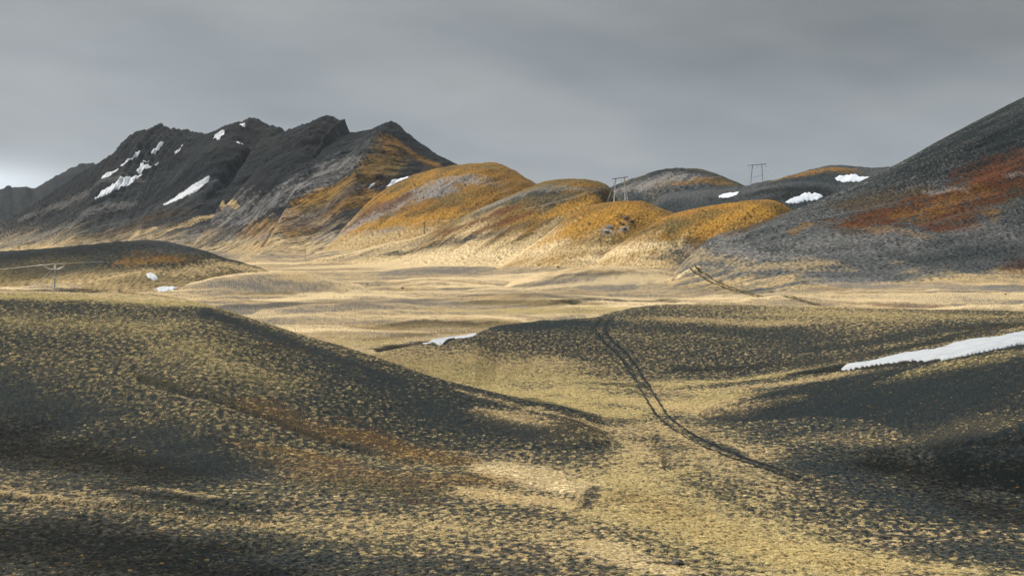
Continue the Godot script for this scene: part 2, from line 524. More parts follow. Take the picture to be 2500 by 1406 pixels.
# ------------------------------------------------------------------ what covers the ground
func base_colours() -> void:
	C.resize(NC * NR)
	var kinds := PackedStringArray(["ground"])
	for h in hills:
		kinds.append(h.kind)
	var code := {"ground": 0, "far_ridge": 1, "ridge": 2, "orange_hill": 3, "grey_hill": 4, "saddle": 5, "ochre_hill": 6, "knob": 7, "gold_mound": 8, "right_slope": 9, "small_hill": 10, "middle_hill": 11, "right_near_hill": 12, "left_near_hill": 13}
	var what := PackedInt32Array()
	for k in kinds:
		what.append(code[k])
	var slate: Vector3 = PAL[0]
	var black: Vector3 = PAL[1]
	var straw: Vector3 = PAL[2]
	var ochre: Vector3 = PAL[3]
	var red: Vector3 = PAL[4]
	var pale: Vector3 = PAL[5]
	var olive: Vector3 = PAL[6]
	var brown: Vector3 = PAL[7]
	var gold: Vector3 = PAL[8]
	var cream: Vector3 = PAL[9]
	var gravel: Vector3 = PAL[10]
	var yellow: Vector3 = PAL[11]
	for r in NR:
		var d := dd[r]
		for c in NC:
			var x := ss[c] * d
			var i := r * NC + c
			var y := Y[i]
			var up := y - B0[i]
			var big := nz.get_noise_2d(x * .010 + 31.0, d * .010)
			var fs := 1.1 if d < 330.0 else (.5 if d < 900.0 else .22)
			var fine := nf.get_noise_2d(x * fs, d * fs * .7) + .5 * nf.get_noise_2d(x * fs * 2.3 + 9.0, d * fs * 1.7)
			var right := what[OWN[i]] == 9
			var across := x * .64 - d * .77 if right else x * .88 - d * .47
			var along := x * .77 + d * .64 if right else x * .47 + d * .88
			var col: Vector3
			match what[OWN[i]]:
				0, 11:
					if d < 262.0 and what[OWN[i]] == 0:
						var w := clampf(.42 + big * .4 + fine * .45, 0, 1)
						col = straw.lerp(yellow, smoothstep(-.4, .4, nz.get_noise_2d(x * .05, d * .05)))
						col = slate.lerp(col.lerp(ochre, .12), w * .85)
					elif what[OWN[i]] == 11:
						var w := clampf(.27 + big * .6 + fine * .5, 0, 1)
						col = slate.lerp(straw.lerp(yellow, .25), w * .8)
					else:
						# straw flats over grey sand; viewer side of swells painted darker to shade them
						var st := nz.get_noise_2d(x * .006 + 3.0, d * .013) + .25 * nf.get_noise_2d(x * .02, d * .06)
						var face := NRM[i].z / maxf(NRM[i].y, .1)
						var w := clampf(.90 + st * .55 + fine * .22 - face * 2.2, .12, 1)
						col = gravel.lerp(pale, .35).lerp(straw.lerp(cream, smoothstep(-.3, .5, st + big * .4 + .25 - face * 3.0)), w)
						col = col.lerp(ochre, clampf(nz.get_noise_2d(x * .013 + 9.0, d * .03) * .7 - .12, 0, .4))
				1:
					var st := nf.get_noise_2d(across * .05, along * .006)
					col = Vector3(.024, .030, .036).lerp(gravel, clampf(.10 + st * .2, 0, 1))
				2:
					var st := nf.get_noise_2d(across * .06, along * .0045) * .45 + nf.get_noise_2d(across * .19, along * .010) * .45 + nf.get_noise_2d(across * .45, along * .03) * .3
					var lo := smoothstep(80.0, 5.0, up)
					col = Vector3(.0135, .0185, .0235).lerp(gravel * .9, clampf(.04 + st * .40 + lo * .26 + fine * .12 + big * .12, 0, 1))
					col = col.lerp(brown * .4, clampf(nz.get_noise_2d(across * .012, along * .004) * .5, 0, .22))
					col = col.lerp(straw.lerp(pale, .35), clampf(smoothstep(30.0, 1.0, up + st * 14.0), 0, 1) * .92)
				3:
					var st := nf.get_noise_2d(across * .08, along * .008) * .6 + nf.get_noise_2d(across * .24, along * .02) * .5
					col = ochre.lerp(gold, clampf(.22 + big * .7 + fine * .3 + st * .4, 0, 1))
					col = col.lerp(olive, clampf(nz.get_noise_2d(x * .02, d * .02 + 8.0) * 1.2 + .22 + fine * .45 + st * .35, 0, .85))
					col = col.lerp(slate * 1.3, clampf(nz.get_noise_2d(across * .03 + 60.0, along * .012) * 1.3 - .18 + fine * .25, 0, .6))
					col = col.lerp(straw, smoothstep(34.0, 1.0, up + st * 12.0 + big * 8.0) * .9)
				4:
					col = slate.lerp(pale, clampf(.14 + fine * .42 + big * .5, 0, 1) * .8)
					col = col.lerp(olive, clampf(nz.get_noise_2d(x * .014, d * .014 + 4.0) * 1.4 + .1, 0, .8))
				5:
					col = slate.lerp(gravel, clampf(.45 + big * .9 + fine * .25, 0, 1))
				6:
					var st := nf.get_noise_2d(across * .09, along * .010)
					col = olive.lerp(ochre, clampf(.45 + big * .9 + st * .3 + fine * .35, 0, 1))
					col = col.lerp(slate, clampf(.18 + nz.get_noise_2d(x * .02 + 5.0, d * .02) * .8 + fine * .35, 0, .75))
					col = col.lerp(straw.lerp(cream, .3), clampf(smoothstep(34.0, 0.5, up + st * 12.0 + big * 10.0), 0, 1))
				7, 8:
					var st := nf.get_noise_2d(across * .12, along * .014) * .6 + nf.get_noise_2d(across * .33, along * .035) * .5
					col = ochre.lerp(gold, clampf(.25 + big * .5 + fine * .4 + st * .4, 0, 1))
					col = col.lerp(olive, clampf(nz.get_noise_2d(x * .03, d * .03 + 8.0) * 1.0 + fine * .5 + st * .3 + .18, 0, .8))
					col = col.lerp(brown, smoothstep(.55, 1.1, fine) * .4)
					col = col.lerp(straw.lerp(cream, .2), smoothstep(25.0, 0.0, up + st * 12.0 + fine * 3.0 + big * 8.0) * .95)
				9:
					var st := nf.get_noise_2d(across * .10, along * .012) * .6 + nf.get_noise_2d(across * .32, along * .03) * .5
					col = (slate * .72).lerp(Vector3(.062, .072, .074), clampf(.14 + st * .4 + fine * .3 + big * .3, 0, 1))
					col = col.lerp(pale, smoothstep(.55, 1.0, fine + st * .6) * .6 * smoothstep(110.0, 40.0, up))
					col = col.lerp(Vector3(.15, .155, .155), smoothstep(48.0, 4.0, up + st * 14.0 + big * 14.0) * .72)
					col = col.lerp(straw, smoothstep(5.0, .2, up + st * 3.0 + big * 5.0))
				10:
					col = (slate * .85).lerp(olive, clampf(.25 + big * .8 + fine * .3, 0, .8))
					col = col.lerp(straw.lerp(olive, .3), smoothstep(7.5, .5, up + big * 4.0) * .85)
				12:
					var w := clampf(.2 + big * .5 + fine * .35, 0, 1)
					col = (slate * .85).lerp(straw.lerp(olive, .2), w * .6)
				13:
					var w := clampf(.25 + big * .45 + fine * .45, 0, 1)
					col = (slate * .8).lerp(yellow.lerp(straw, .45), w * .85)
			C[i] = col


# pal: colour, strength, half widths in photograph pixels, softness of the edge, speckle, points
func paint(pal: int, strength: float, ru: float, rv: float, soft: float, rough: float, pts: Array, from := 72.0, to := 2500.0) -> void:
	var col: Vector3 = PAL[pal]
	patch(pts, ru, rv, func(i: int, m: float, x: float, d: float) -> void:
		var f := 1.2 if d < 330.0 else (.5 if d < 900.0 else .2)
		var right := x > .16 * d
		var across := x * .64 - d * .77 if right else x * .88 - d * .47
		var along := x * .77 + d * .64 if right else x * .47 + d * .88
		var n := nf.get_noise_2d(x * f, d * f * .7) * .6
		if d > 480.0:
			n += nf.get_noise_2d(across * f * .45, along * f * .05) * .5 + nf.get_noise_2d(across * f * 1.3, along * f * .14) * .5
		else:
			n += nz.get_noise_2d(x * .12, d * .12) * .6
		var a := smoothstep(0.0, soft, m + n * rough * .5) * strength
		C[i] = C[i].lerp(col, a), from, to)


func paint_all() -> void:
	# --- black ridge
	paint(10, .55, 70, 26, .9, 1.0, [900, 345, 820, 410, 700, 480, 560, 545, 400, 600])
	paint(5, .55, 60, 18, .9, 1.4, [840, 400, 740, 455, 620, 520, 480, 580])
	paint(5, .30, 50, 12, .9, 1.2, [330, 440, 200, 480, 60, 525])
	paint(5, .35, 40, 8, .9, 1.3, [300, 500, 180, 545, 40, 590])
	paint(10, .5, 40, 10, .9, 1.2, [520, 440, 420, 500, 300, 545])
	paint(2, .75, 70, 9, .9, .8, [-40, 622, 60, 605, 160, 592], 700)
	paint(2, .85, 16, 5, .6, .5, [320, 582, 345, 570, 372, 558], 700)
	paint(2, .75, 12, 3.5, .6, .6, [365, 583, 440, 553, 520, 524, 575, 505], 700)
	paint(7, .5, 60, 14, .9, 1.0, [420, 520, 320, 560, 200, 590], 700)
	# --- ochre flank of the right peak
	paint(3, .75, 46, 22, .95, 1.2, [962, 352, 950, 390, 890, 430, 800, 475, 700, 530, 600, 575])
	paint(8, .6, 50, 20, .95, 1.2, [850, 450, 780, 480, 700, 520, 640, 552])
	paint(8, .5, 60, 22, .95, 1.2, [900, 470, 800, 520, 700, 565, 600, 600])
	paint(5, .45, 60, 16, .95, 1.6, [760, 530, 660, 570, 560, 600])
	paint(6, .5, 40, 12, .95, 1.4, [900, 420, 820, 470, 740, 510])
	paint(7, .6, 40, 9, .8, .8, [985, 375, 1050, 398, 1100, 408])
	paint(3, .6, 26, 10, .8, .8, [975, 350, 1010, 378, 1060, 400])
	paint(6, .6, 40, 14, .8, 1.0, [930, 385, 980, 400, 930, 420])
	paint(2, .7, 80, 16, .9, .9, [560, 598, 680, 600, 800, 592, 880, 580])
	paint(5, .5, 70, 10, .9, 1.1, [800, 575, 880, 565, 960, 560])
	paint(1, .35, 22, 4, .8, .8, [905, 440, 850, 480, 790, 520])
	paint(10, .5, 30, 5, .8, 1.0, [880, 450, 820, 490, 760, 530, 700, 560])
	# --- ochre mound beside it
	paint(5, .85, 60, 16, .6, 1.1, [870, 548, 940, 505, 1010, 478, 1070, 455])
	paint(4, .75, 46, 9, .7, 1.2, [860, 545, 930, 505, 990, 482])
	paint(5, .75, 70, 13, .7, 1.2, [1090, 440, 1150, 440, 1200, 448])
	paint(5, .6, 26, 10, .7, 1.0, [1060, 478, 1100, 465])
	paint(6, .75, 36, 7, .7, 1.2, [950, 545, 1010, 520, 1070, 500, 1130, 480, 1200, 462])
	paint(8, .85, 70, 16, .8, .8, [880, 556, 960, 540, 1040, 535, 1110, 520])
	paint(3, .8, 70, 22, .8, .7, [1180, 500, 1250, 470, 1260, 430])
	paint(7, .55, 40, 6, .7, 1.0, [1010, 525, 1060, 512, 1110, 500])
	paint(6, .5, 60, 10, .9, .8, [1100, 412, 1200, 405, 1270, 430])
	paint(2, .6, 70, 10, .9, .9, [860, 585, 960, 575, 1040, 560], 800)
	# --- ochre hill in the middle
	paint(4, .85, 60, 9, .7, 1.2, [1110, 560, 1180, 533, 1250, 508], 500, 900)
	paint(4, .8, 50, 8, .7, 1.3, [1180, 562, 1240, 540, 1290, 520], 500, 900)
	paint(0, .8, 70, 7, .8, 1.0, [1120, 590, 1040, 602, 960, 618], 500, 900)
	paint(0, .8, 60, 13, .8, 1.3, [1180, 515, 1260, 485, 1330, 470], 500, 900)
	paint(5, .6, 60, 8, .7, 1.3, [1180, 505, 1260, 475, 1340, 457, 1420, 458], 500, 900)
	paint(6, .8, 60, 9, .9, .8, [1310, 455, 1390, 444, 1470, 450], 500, 900)
	paint(3, .7, 50, 7, .9, .8, [1400, 450, 1470, 458], 500, 900)
	paint(1, .7, 50, 9, .8, 1.3, [1340, 500, 1420, 488, 1490, 478], 500, 900)
	paint(8, .85, 44, 11, .8, .9, [1300, 540, 1380, 515, 1460, 495], 500, 900)
	paint(0, .5, 60, 9, .8, 1.2, [1160, 580, 1240, 565, 1320, 540], 500, 900)
	paint(7, .7, 14, 3.5, .8, .6, [1150, 632, 1200, 612, 1260, 585, 1300, 570], 500, 900)
	paint(9, .8, 110, 16, .9, .6, [1000, 628, 1120, 625, 1240, 618, 1330, 612], 500, 900)
	paint(9, .7, 90, 5, .9, .5, [740, 640, 850, 618, 950, 594, 1030, 575], 500, 900)
	paint(10, .45, 60, 8, .9, 1.0, [840, 632, 930, 612, 1020, 596], 500, 900)
	# --- knob below the pylon
	paint(8, .8, 70, 24, .9, .8, [1400, 560, 1480, 530, 1570, 515, 1600, 530])
	paint(8, .6, 60, 14, .9, .8, [1330, 590, 1400, 570])
	paint(6, .65, 50, 16, .9, 1.2, [1490, 590, 1560, 570, 1620, 555])
	paint(7, .7, 20, 10, .7, 1.4, [1525, 530, 1540, 545])
	paint(5, .8, 18, 9, .6, 1.3, [1487, 560, 1482, 568])
	paint(5, .7, 14, 6, .6, 1.3, [1520, 558, 1530, 560])
	paint(7, .6, 40, 5, .8, .8, [1430, 640, 1520, 590, 1580, 562])
	paint(2, .9, 80, 12, .9, .7, [1330, 625, 1400, 612, 1480, 605], 500, 900)
	paint(9, .85, 80, 10, .9, .7, [1450, 630, 1540, 612, 1640, 595], 500, 900)
	paint(6, .5, 60, 12, .9, 1.0, [1440, 590, 1500, 575])
	# --- grey hill and saddle
	paint(5, .7, 60, 12, .8, 1.3, [1540, 455, 1600, 445, 1660, 430])
	paint(3, .6, 44, 7, .9, .9, [1660, 450, 1720, 440, 1780, 448], 1000)
	paint(1, .6, 50, 7, .9, .9, [1600, 420, 1700, 418, 1790, 442], 1000)
	paint(1, .75, 60, 12, .9, .7, [1860, 470, 1930, 462, 1990, 462], 750, 900)
	paint(1, .7, 36, 10, .9, .7, [1890, 485, 1960, 478], 750, 900)
	paint(3, .75, 50, 8, .9, .8, [1920, 432, 1990, 418, 2060, 414], 900)
	paint(7, .7, 40, 6, .9, .8, [2020, 425, 2080, 418], 900)
	paint(10, .6, 70, 7, .9, .9, [1640, 478, 1720, 468, 1800, 462], 800)
	paint(1, .7, 26, 5, .8, .7, [1740, 486, 1775, 480], 750)
	paint(0, .7, 30, 14, .9, .8, [1530, 475, 1560, 488], 750)
	# --- gold mound
	paint(8, .85, 60, 20, .9, .7, [1730, 560, 1790, 530, 1860, 515], 500, 800)
	paint(3, .7, 40, 12, .9, .7, [1690, 580, 1750, 560], 500, 800)
	paint(6, .6, 50, 10, .8, 1.0, [1640, 560, 1700, 535, 1740, 515], 500, 800)
	paint(7, .85, 50, 6, .8, .8, [1690, 584, 1770, 575, 1850, 548, 1900, 530], 500, 800)
	paint(6, .8, 26, 26, .9, 1.0, [1655, 540, 1640, 570, 1650, 600], 500, 800)
	paint(0, .55, 50, 8, .9, .9, [1600, 500, 1660, 500, 1700, 505], 500, 800)
	# --- right slope
	paint(7, .65, 70, 22, .8, 1.3, [2080, 500, 2180, 480, 2260, 470], 400, 900)
	paint(7, .75, 80, 24, .9, 1.4, [2060, 555, 2180, 522, 2280, 490, 2380, 455, 2470, 425, 2560, 400], 400, 900)
	paint(7, .7, 60, 22, .9, 1.4, [2260, 545, 2340, 530, 2420, 480, 2480, 450], 400, 900)
	paint(4, .95, 60, 17, .8, 1.9, [2080, 552, 2180, 522, 2280, 490, 2380, 455, 2470, 425, 2560, 400], 400, 900)
	paint(4, .9, 60, 15, .8, 1.9, [2240, 520, 2320, 500, 2400, 470, 2480, 440], 400, 900)
	paint(4, .9, 46, 15, .8, 1.9, [2280, 555, 2340, 550, 2365, 535], 400, 900)
	paint(4, .55, 34, 12, .7, 1.3, [2300, 530, 2380, 505, 2440, 480], 400, 900)
	paint(4, .75, 34, 14, .7, 1.3, [2460, 660, 2520, 655], 380, 900)
	paint(5, .55, 20, 5, .7, 1.4, [2270, 470, 2330, 462, 2350, 460], 400, 900)
	paint(5, .5, 16, 5, .7, 1.4, [2460, 430, 2490, 422], 400, 900)
	paint(4, .85, 54, 18, .8, 1.7, [2370, 440, 2450, 402, 2540, 372], 400, 900)
	paint(3, .4, 40, 10, .8, 1.9, [2200, 530, 2300, 500, 2400, 460], 400, 900)
	paint(3, .55, 24, 4, .8, 1.0, [1930, 568, 1975, 545], 400, 900)
	paint(3, .5, 60, 6, .9, 1.2, [2120, 560, 2200, 560, 2240, 575], 400, 900)
	paint(5, .45, 30, 8, .7, 1.6, [2180, 600, 2215, 615, 2240, 590], 400, 900)
	paint(5, .35, 80, 20, .8, 1.8, [1980, 600, 2100, 590, 2200, 570], 400, 900)
	paint(5, .40, 60, 26, .8, 1.9, [2380, 590, 2450, 570, 2480, 600], 400, 900)
	paint(3, .45, 18, 12, .7, 1.4, [2420, 530, 2430, 515], 400, 900)
	paint(1, .5, 110, 26, .9, .8, [2250, 420, 2380, 350, 2500, 290], 400, 900)
	paint(0, .6, 120, 26, .9, .9, [2250, 640, 2350, 620, 2480, 600], 400, 900)
	paint(5, .5, 70, 9, .9, 1.2, [1680, 610, 1780, 615, 1880, 630, 1960, 625], 400, 900)
	paint(5, .4, 110, 10, .9, 1.1, [2050, 690, 2200, 700, 2400, 705], 380, 900)
	paint(2, .55, 90, 9, .95, 1.3, [1830, 655, 1930, 648, 2010, 640], 380, 900)
	paint(2, .5, 60, 12, .9, 1.5, [2400, 690, 2500, 680], 380, 900)
	paint(2, .45, 60, 12, .95, 1.2, [1620, 640, 1700, 632, 1790, 640], 400, 700)
	paint(0, .7, 50, 5, .9, .8, [1610, 632, 1660, 618, 1720, 596], 400, 700)
	# --- small dark hill
	paint(1, .55, 120, 14, .9, .8, [40, 625, 180, 610, 300, 602, 380, 598], 400, 600)
	paint(7, .7, 60, 16, .8, 1.2, [330, 622, 400, 625, 450, 630], 400, 600)
	paint(3, .45, 50, 9, .8, 1.3, [290, 640, 350, 640, 410, 632], 400, 600)
	paint(0, .5, 80, 16, .9, 1.0, [60, 660, 160, 660, 220, 650], 400, 600)
	paint(2, .6, 60, 10, .9, .9, [180, 690, 300, 672, 420, 668, 520, 655], 400, 600)
	paint(2, .7, 80, 9, .9, .7, [560, 648, 640, 662, 720, 675], 400, 600)
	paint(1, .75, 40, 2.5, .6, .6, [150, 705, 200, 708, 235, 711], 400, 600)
	# --- valley floor
	paint(9, .7, 200, 9, .9, .5, [740, 655, 900, 645, 1060, 650, 1200, 648], 480, 900)
	paint(0, .6, 90, 9, .9, .8, [1380, 672, 1460, 668, 1560, 668], 420, 600)
	paint(10, .6, 120, 5, .9, .9, [1120, 705, 1300, 694, 1460, 690], 380, 600)
	paint(9, .8, 150, 6, .9, .5, [1320, 702, 1480, 690, 1640, 680], 380, 600)
	paint(6, .75, 90, 7, .8, 1.0, [1180, 735, 1300, 738, 1420, 742], 360, 600)
	paint(1, .7, 60, 3, .7, 1.3, [1380, 738, 1480, 734, 1600, 734, 1650, 738], 340, 600)
	paint(0, .5, 120, 6, .9, .9, [1200, 720, 1320, 722, 1420, 728], 360, 600)
	paint(11, .8, 140, 7, .9, .7, [1120, 757, 1280, 760, 1420, 765, 1540, 750], 320, 600)
	paint(9, .75, 300, 7, .9, .5, [2080, 735, 2250, 725, 2400, 722, 2560, 720], 320, 600)
	paint(0, .35, 120, 7, .9, 1.0, [1700, 700, 1800, 712, 1860, 720], 360, 600)
	paint(10, .55, 80, 4, .8, .9, [860, 745, 960, 738, 1060, 730], 340, 600)
	paint(0, .45, 120, 6, .9, 1.0, [560, 745, 700, 742, 820, 735], 320, 600)
	paint(6, .6, 70, 5, .9, 1.0, [600, 718, 680, 716], 320, 600)
	paint(6, .7, 110, 14, .8, 1.1, [900, 800, 1040, 790, 1180, 792, 1240, 788], 250, 420)
	paint(1, .5, 70, 7, .8, 1.2, [960, 790, 1060, 786, 1160, 790], 250, 420)
	paint(7, .6, 60, 5, .8, .8, [900, 830, 1000, 820, 1100, 812], 250, 420)
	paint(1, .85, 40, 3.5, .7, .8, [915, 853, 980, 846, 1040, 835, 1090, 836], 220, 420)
	paint(11, .7, 70, 8, .9, .7, [840, 838, 940, 835], 250, 420)
	paint(9, .5, 90, 5, .9, .5, [620, 765, 740, 770, 840, 775], 250, 420)
	# --- middle hill
	paint(0, .85, 120, 12, .8, .8, [1230, 800, 1330, 794, 1430, 790], 200, 330)
	paint(0, .6, 160, 15, .9, 1.0, [1560, 800, 1720, 805, 1900, 812, 2000, 830], 200, 330)
	paint(2, .55, 160, 8, .9, 1.2, [1640, 778, 1800, 785, 1950, 790], 200, 330)
	paint(11, .45, 200, 7, .9, 1.2, [1950, 765, 2150, 772, 2350, 775], 200, 330)
	paint(0, .7, 110, 14, .9, .9, [2000, 850, 2100, 840, 2250, 815, 2400, 795], 200, 330)
	paint(1, .7, 90, 12, .9, .9, [2150, 862, 2260, 840, 2350, 818, 2460, 795], 180, 330)
	paint(7, .6, 70, 10, .9, 1.1, [1950, 885, 2050, 880, 2100, 868], 180, 330)
	paint(7, .6, 60, 8, .8, 1.2, [2360, 800, 2440, 800, 2500, 790], 180, 330)
	paint(2, .62, 230, 34, .95, .9, [960, 880, 1150, 878, 1330, 890], 180, 330)
	paint(11, .85, 230, 24, .95, .8, [1200, 915, 1340, 925, 1480, 942], 165, 330)
	paint(11, .75, 130, 11, .95, .9, [1600, 944, 1740, 932, 1900, 915], 165, 330)
	paint(1, .6, 80, 9, .8, 1.5, [1660, 905, 1760, 900, 1850, 895], 170, 330)
	paint(1, .55, 60, 6, .8, 1.5, [1430, 935, 1500, 938, 1570, 945], 170, 330)
	paint(1, .8, 14, 9, .7, .8, [1571, 938, 1577, 946], 170, 330)
	paint(1, .85, 90, 4, .6, .7, [1960, 908, 2060, 895, 2160, 885, 2260, 876], 160, 330)
	paint(7, .8, 60, 4, .8, .8, [2080, 893, 2200, 885, 2280, 872], 160, 330)
	for side in [-1.0, 1.0]:
		paint(0, .85, 7, 9, .9, 1.1, [1482 + side * 13, 780, 1466 + side * 13, 790, 1462 + side * 13, 806, 1477 + side * 12, 827, 1508 + side * 11, 852, 1532 + side * 10, 880, 1552 + side * 9, 906, 1570 + side * 9, 936], 180, 330)
	# --- valley bottom in front
	paint(2, .6, 90, 11, .9, .8, [1640, 958, 1780, 952, 1900, 938, 2020, 920], 150, 260)
	paint(11, .85, 160, 26, .95, .7, [1380, 955, 1500, 975, 1620, 990, 1760, 970], 140, 260)
	paint(2, .7, 130, 26, .95, .8, [1600, 985, 1680, 1000, 1760, 985], 130, 260)
	paint(2, .6, 150, 40, .95, .9, [1600, 1040, 1700, 1070, 1820, 1110], 90, 260)
	paint(7, .5, 60, 7, .8, 1.2, [1330, 965, 1420, 985, 1500, 1010, 1560, 1030], 140, 260)
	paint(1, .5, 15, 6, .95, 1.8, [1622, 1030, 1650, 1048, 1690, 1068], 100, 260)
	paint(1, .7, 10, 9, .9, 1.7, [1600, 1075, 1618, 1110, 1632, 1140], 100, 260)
	paint(0, .8, 30, 8, .7, 1.3, [1700, 1070, 1780, 1100, 1850, 1130], 80, 260)
	paint(1, .6, 24, 6, .9, 1.9, [1690, 1178, 1760, 1208, 1830, 1250, 1930, 1285, 2040, 1320], 80, 260)
	paint(2, .4, 140, 40, .9, 1.0, [1620, 1120, 1760, 1140, 1860, 1170], 75, 260)
	paint(2, .6, 80, 30, .9, .8, [1560, 1090, 1520, 1150], 75, 260)
	paint(11, .8, 300, 90, .95, .9, [1540, 1180, 1680, 1250, 1860, 1320, 2020, 1390], 66, 260)
	paint(3, .4, 160, 34, .9, .9, [1560, 1220, 1680, 1290, 1900, 1340, 2100, 1380], 75, 260)
	paint(11, .6, 200, 40, .9, .8, [1500, 1250, 1650, 1290, 1850, 1330, 2050, 1360, 2300, 1390], 75, 260)
	paint(11, .9, 130, 22, .9, .7, [1060, 905, 1180, 938, 1300, 968, 1420, 995, 1520, 1012], 166, 260)
	paint(7, .4, 60, 6, .9, 1.5, [1300, 972, 1400, 1000, 1500, 1026], 160, 260)
	# --- near hill on the left
	paint(11, .95, 160, 13, .9, .6, [-40, 722, 150, 724, 300, 730, 440, 740], 150, 260)
	paint(9, .8, 160, 7, .9, .5, [-40, 712, 150, 714, 300, 720, 430, 732], 150, 260)
	paint(11, .5, 200, 26, .9, 1.3, [0, 780, 200, 790, 360, 800], 120, 260)
	paint(0, .9, 42, 18, .9, .8, [500, 762, 600, 798, 720, 842, 850, 888, 980, 935], 120, 260)
	paint(0, .5, 60, 18, .9, 1.0, [760, 885, 900, 935, 1060, 990], 120, 260)
	paint(7, .5, 60, 10, .8, 1.0, [640, 850, 720, 850], 120, 260)
	paint(11, .5, 130, 40, .9, 1.3, [430, 850, 540, 890, 650, 930], 110, 260)
	paint(1, .5, 22, 7, .9, 1.1, [340, 925, 480, 965, 620, 1012, 760, 1065, 900, 1108], 90, 260)
	paint(6, .7, 24, 5, .8, .8, [300, 905, 440, 945, 600, 990, 700, 1025], 90, 260)
	paint(3, .6, 90, 26, .9, 1.0, [620, 985, 760, 1040, 900, 1075, 1010, 1110], 90, 260)
	paint(3, .75, 110, 22, .9, 1.0, [880, 1065, 980, 1095, 1100, 1125], 90, 260)
	paint(8, .5, 80, 12, .9, 1.1, [580, 1085, 700, 1100, 800, 1120], 90, 260)
	paint(4, .7, 30, 6, .8, .9, [830, 1020, 870, 1030], 90, 260)
	paint(4, .7, 30, 6, .8, .9, [900, 1045, 930, 1050], 90, 260)
	paint(4, .6, 34, 7, .8, .9, [820, 1130, 860, 1140], 90, 260)
	paint(4, .8, 40, 7, .8, .9, [990, 1222, 1050, 1228], 85, 260)
	paint(2, .5, 130, 28, .95, 1.1, [1240, 1015, 1380, 1042, 1490, 1056], 90, 260)
	paint(0, .35, 110, 16, .95, 1.0, [1050, 1000, 1180, 1040, 1300, 1070], 90, 260)
	paint(2, .35, 60, 14, .9, 1.1, [1180, 1000, 1300, 1030, 1420, 1050], 90, 260)
	paint(0, .5, 130, 22, .9, 1.1, [1020, 1010, 1150, 1040, 1300, 1060], 90, 260)
	paint(7, .6, 60, 14, .8, 1.0, [1380, 1040, 1450, 1045], 90, 260)
	paint(2, .55, 30, 5, .9, .8, [1120, 952, 1250, 988, 1400, 1022, 1500, 1044], 90, 260)
	paint(3, .6, 200, 36, .9, 1.0, [700, 1130, 850, 1165, 1000, 1180, 1150, 1170], 85, 260)
	paint(6, .6, 160, 26, .9, 1.0, [840, 1180, 980, 1200, 1080, 1200], 85, 260)
	paint(9, .85, 110, 24, .9, .7, [1220, 1145, 1320, 1165, 1390, 1190], 85, 260)
	paint(2, .85, 90, 22, .9, .8, [1150, 1200, 1260, 1215, 1370, 1225], 85, 260)
	paint(1, .6, 26, 7, .9, 1.8, [1450, 1190, 1440, 1215, 1425, 1240], 80, 260)
	paint(0, .8, 240, 60, .9, .9, [-60, 940, 60, 980, 160, 1020], 85, 260)
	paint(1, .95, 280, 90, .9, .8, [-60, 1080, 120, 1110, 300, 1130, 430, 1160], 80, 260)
	paint(1, .5, 160, 18, .9, 1.2, [300, 1195, 460, 1222, 600, 1245], 80, 260)
	paint(0, .6, 160, 40, .9, 1.0, [380, 1060, 480, 1100, 600, 1150], 85, 260)
	# eroded banks at the foot
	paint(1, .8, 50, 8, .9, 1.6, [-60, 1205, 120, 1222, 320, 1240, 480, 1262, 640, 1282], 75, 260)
	paint(2, .5, 46, 4, .9, 1.5, [320, 1190, 430, 1200, 520, 1215], 75, 260)
	paint(2, .55, 60, 4, .7, 1.0, [0, 1200, 180, 1225, 330, 1250, 500, 1275, 640, 1285], 75, 260)
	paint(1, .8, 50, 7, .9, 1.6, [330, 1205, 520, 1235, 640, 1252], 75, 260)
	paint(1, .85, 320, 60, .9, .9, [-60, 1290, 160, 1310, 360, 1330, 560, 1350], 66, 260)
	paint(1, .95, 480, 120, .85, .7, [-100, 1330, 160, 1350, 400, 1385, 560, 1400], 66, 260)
	paint(2, .35, 200, 26, .9, 1.4, [700, 1280, 860, 1300, 1000, 1290], 70, 260)
	paint(2, .4, 200, 30, .9, 1.3, [960, 1270, 1100, 1290, 1300, 1300, 1460, 1320], 66, 260)
	paint(0, .55, 240, 26, .9, 1.3, [700, 1370, 900, 1375, 1100, 1380, 1300, 1390], 66, 260)
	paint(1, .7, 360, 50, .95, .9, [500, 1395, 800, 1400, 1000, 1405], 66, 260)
	paint(9, .5, 120, 14, .8, 1.0, [1480, 1330, 1560, 1370, 1640, 1395], 66, 260)
	paint(4, .6, 30, 7, .8, 1.0, [1600, 1372, 1640, 1375], 66, 260)
	# --- near hill on the right
	paint(11, .6, 120, 12, .9, 1.2, [2240, 905, 2360, 885, 2480, 865], 120, 200)
	paint(2, .35, 50, 14, .9, 1.2, [1760, 1005, 1860, 985, 1940, 970], 120, 200)
	paint(0, .8, 200, 34, .9, .9, [2080, 990, 2250, 965, 2420, 960], 110, 200)
	paint(2, .28, 160, 10, .9, 1.3, [1980, 1065, 2150, 1080, 2300, 1060, 2460, 1040], 90, 200)
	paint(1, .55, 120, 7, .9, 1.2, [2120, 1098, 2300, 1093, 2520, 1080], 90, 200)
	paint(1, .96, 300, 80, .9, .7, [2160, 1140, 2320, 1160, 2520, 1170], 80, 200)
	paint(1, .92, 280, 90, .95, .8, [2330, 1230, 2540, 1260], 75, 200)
	paint(0, .7, 200, 50, .95, 1.1, [2330, 1340, 2540, 1370], 66, 200)
	paint(1, .5, 30, 5, .9, 1.6, [1780, 1105, 1880, 1145, 1980, 1180, 2080, 1215], 80, 200)
	paint(0, .6, 120, 30, .9, 1.2, [1960, 1130, 2100, 1180, 2250, 1240], 75, 200)


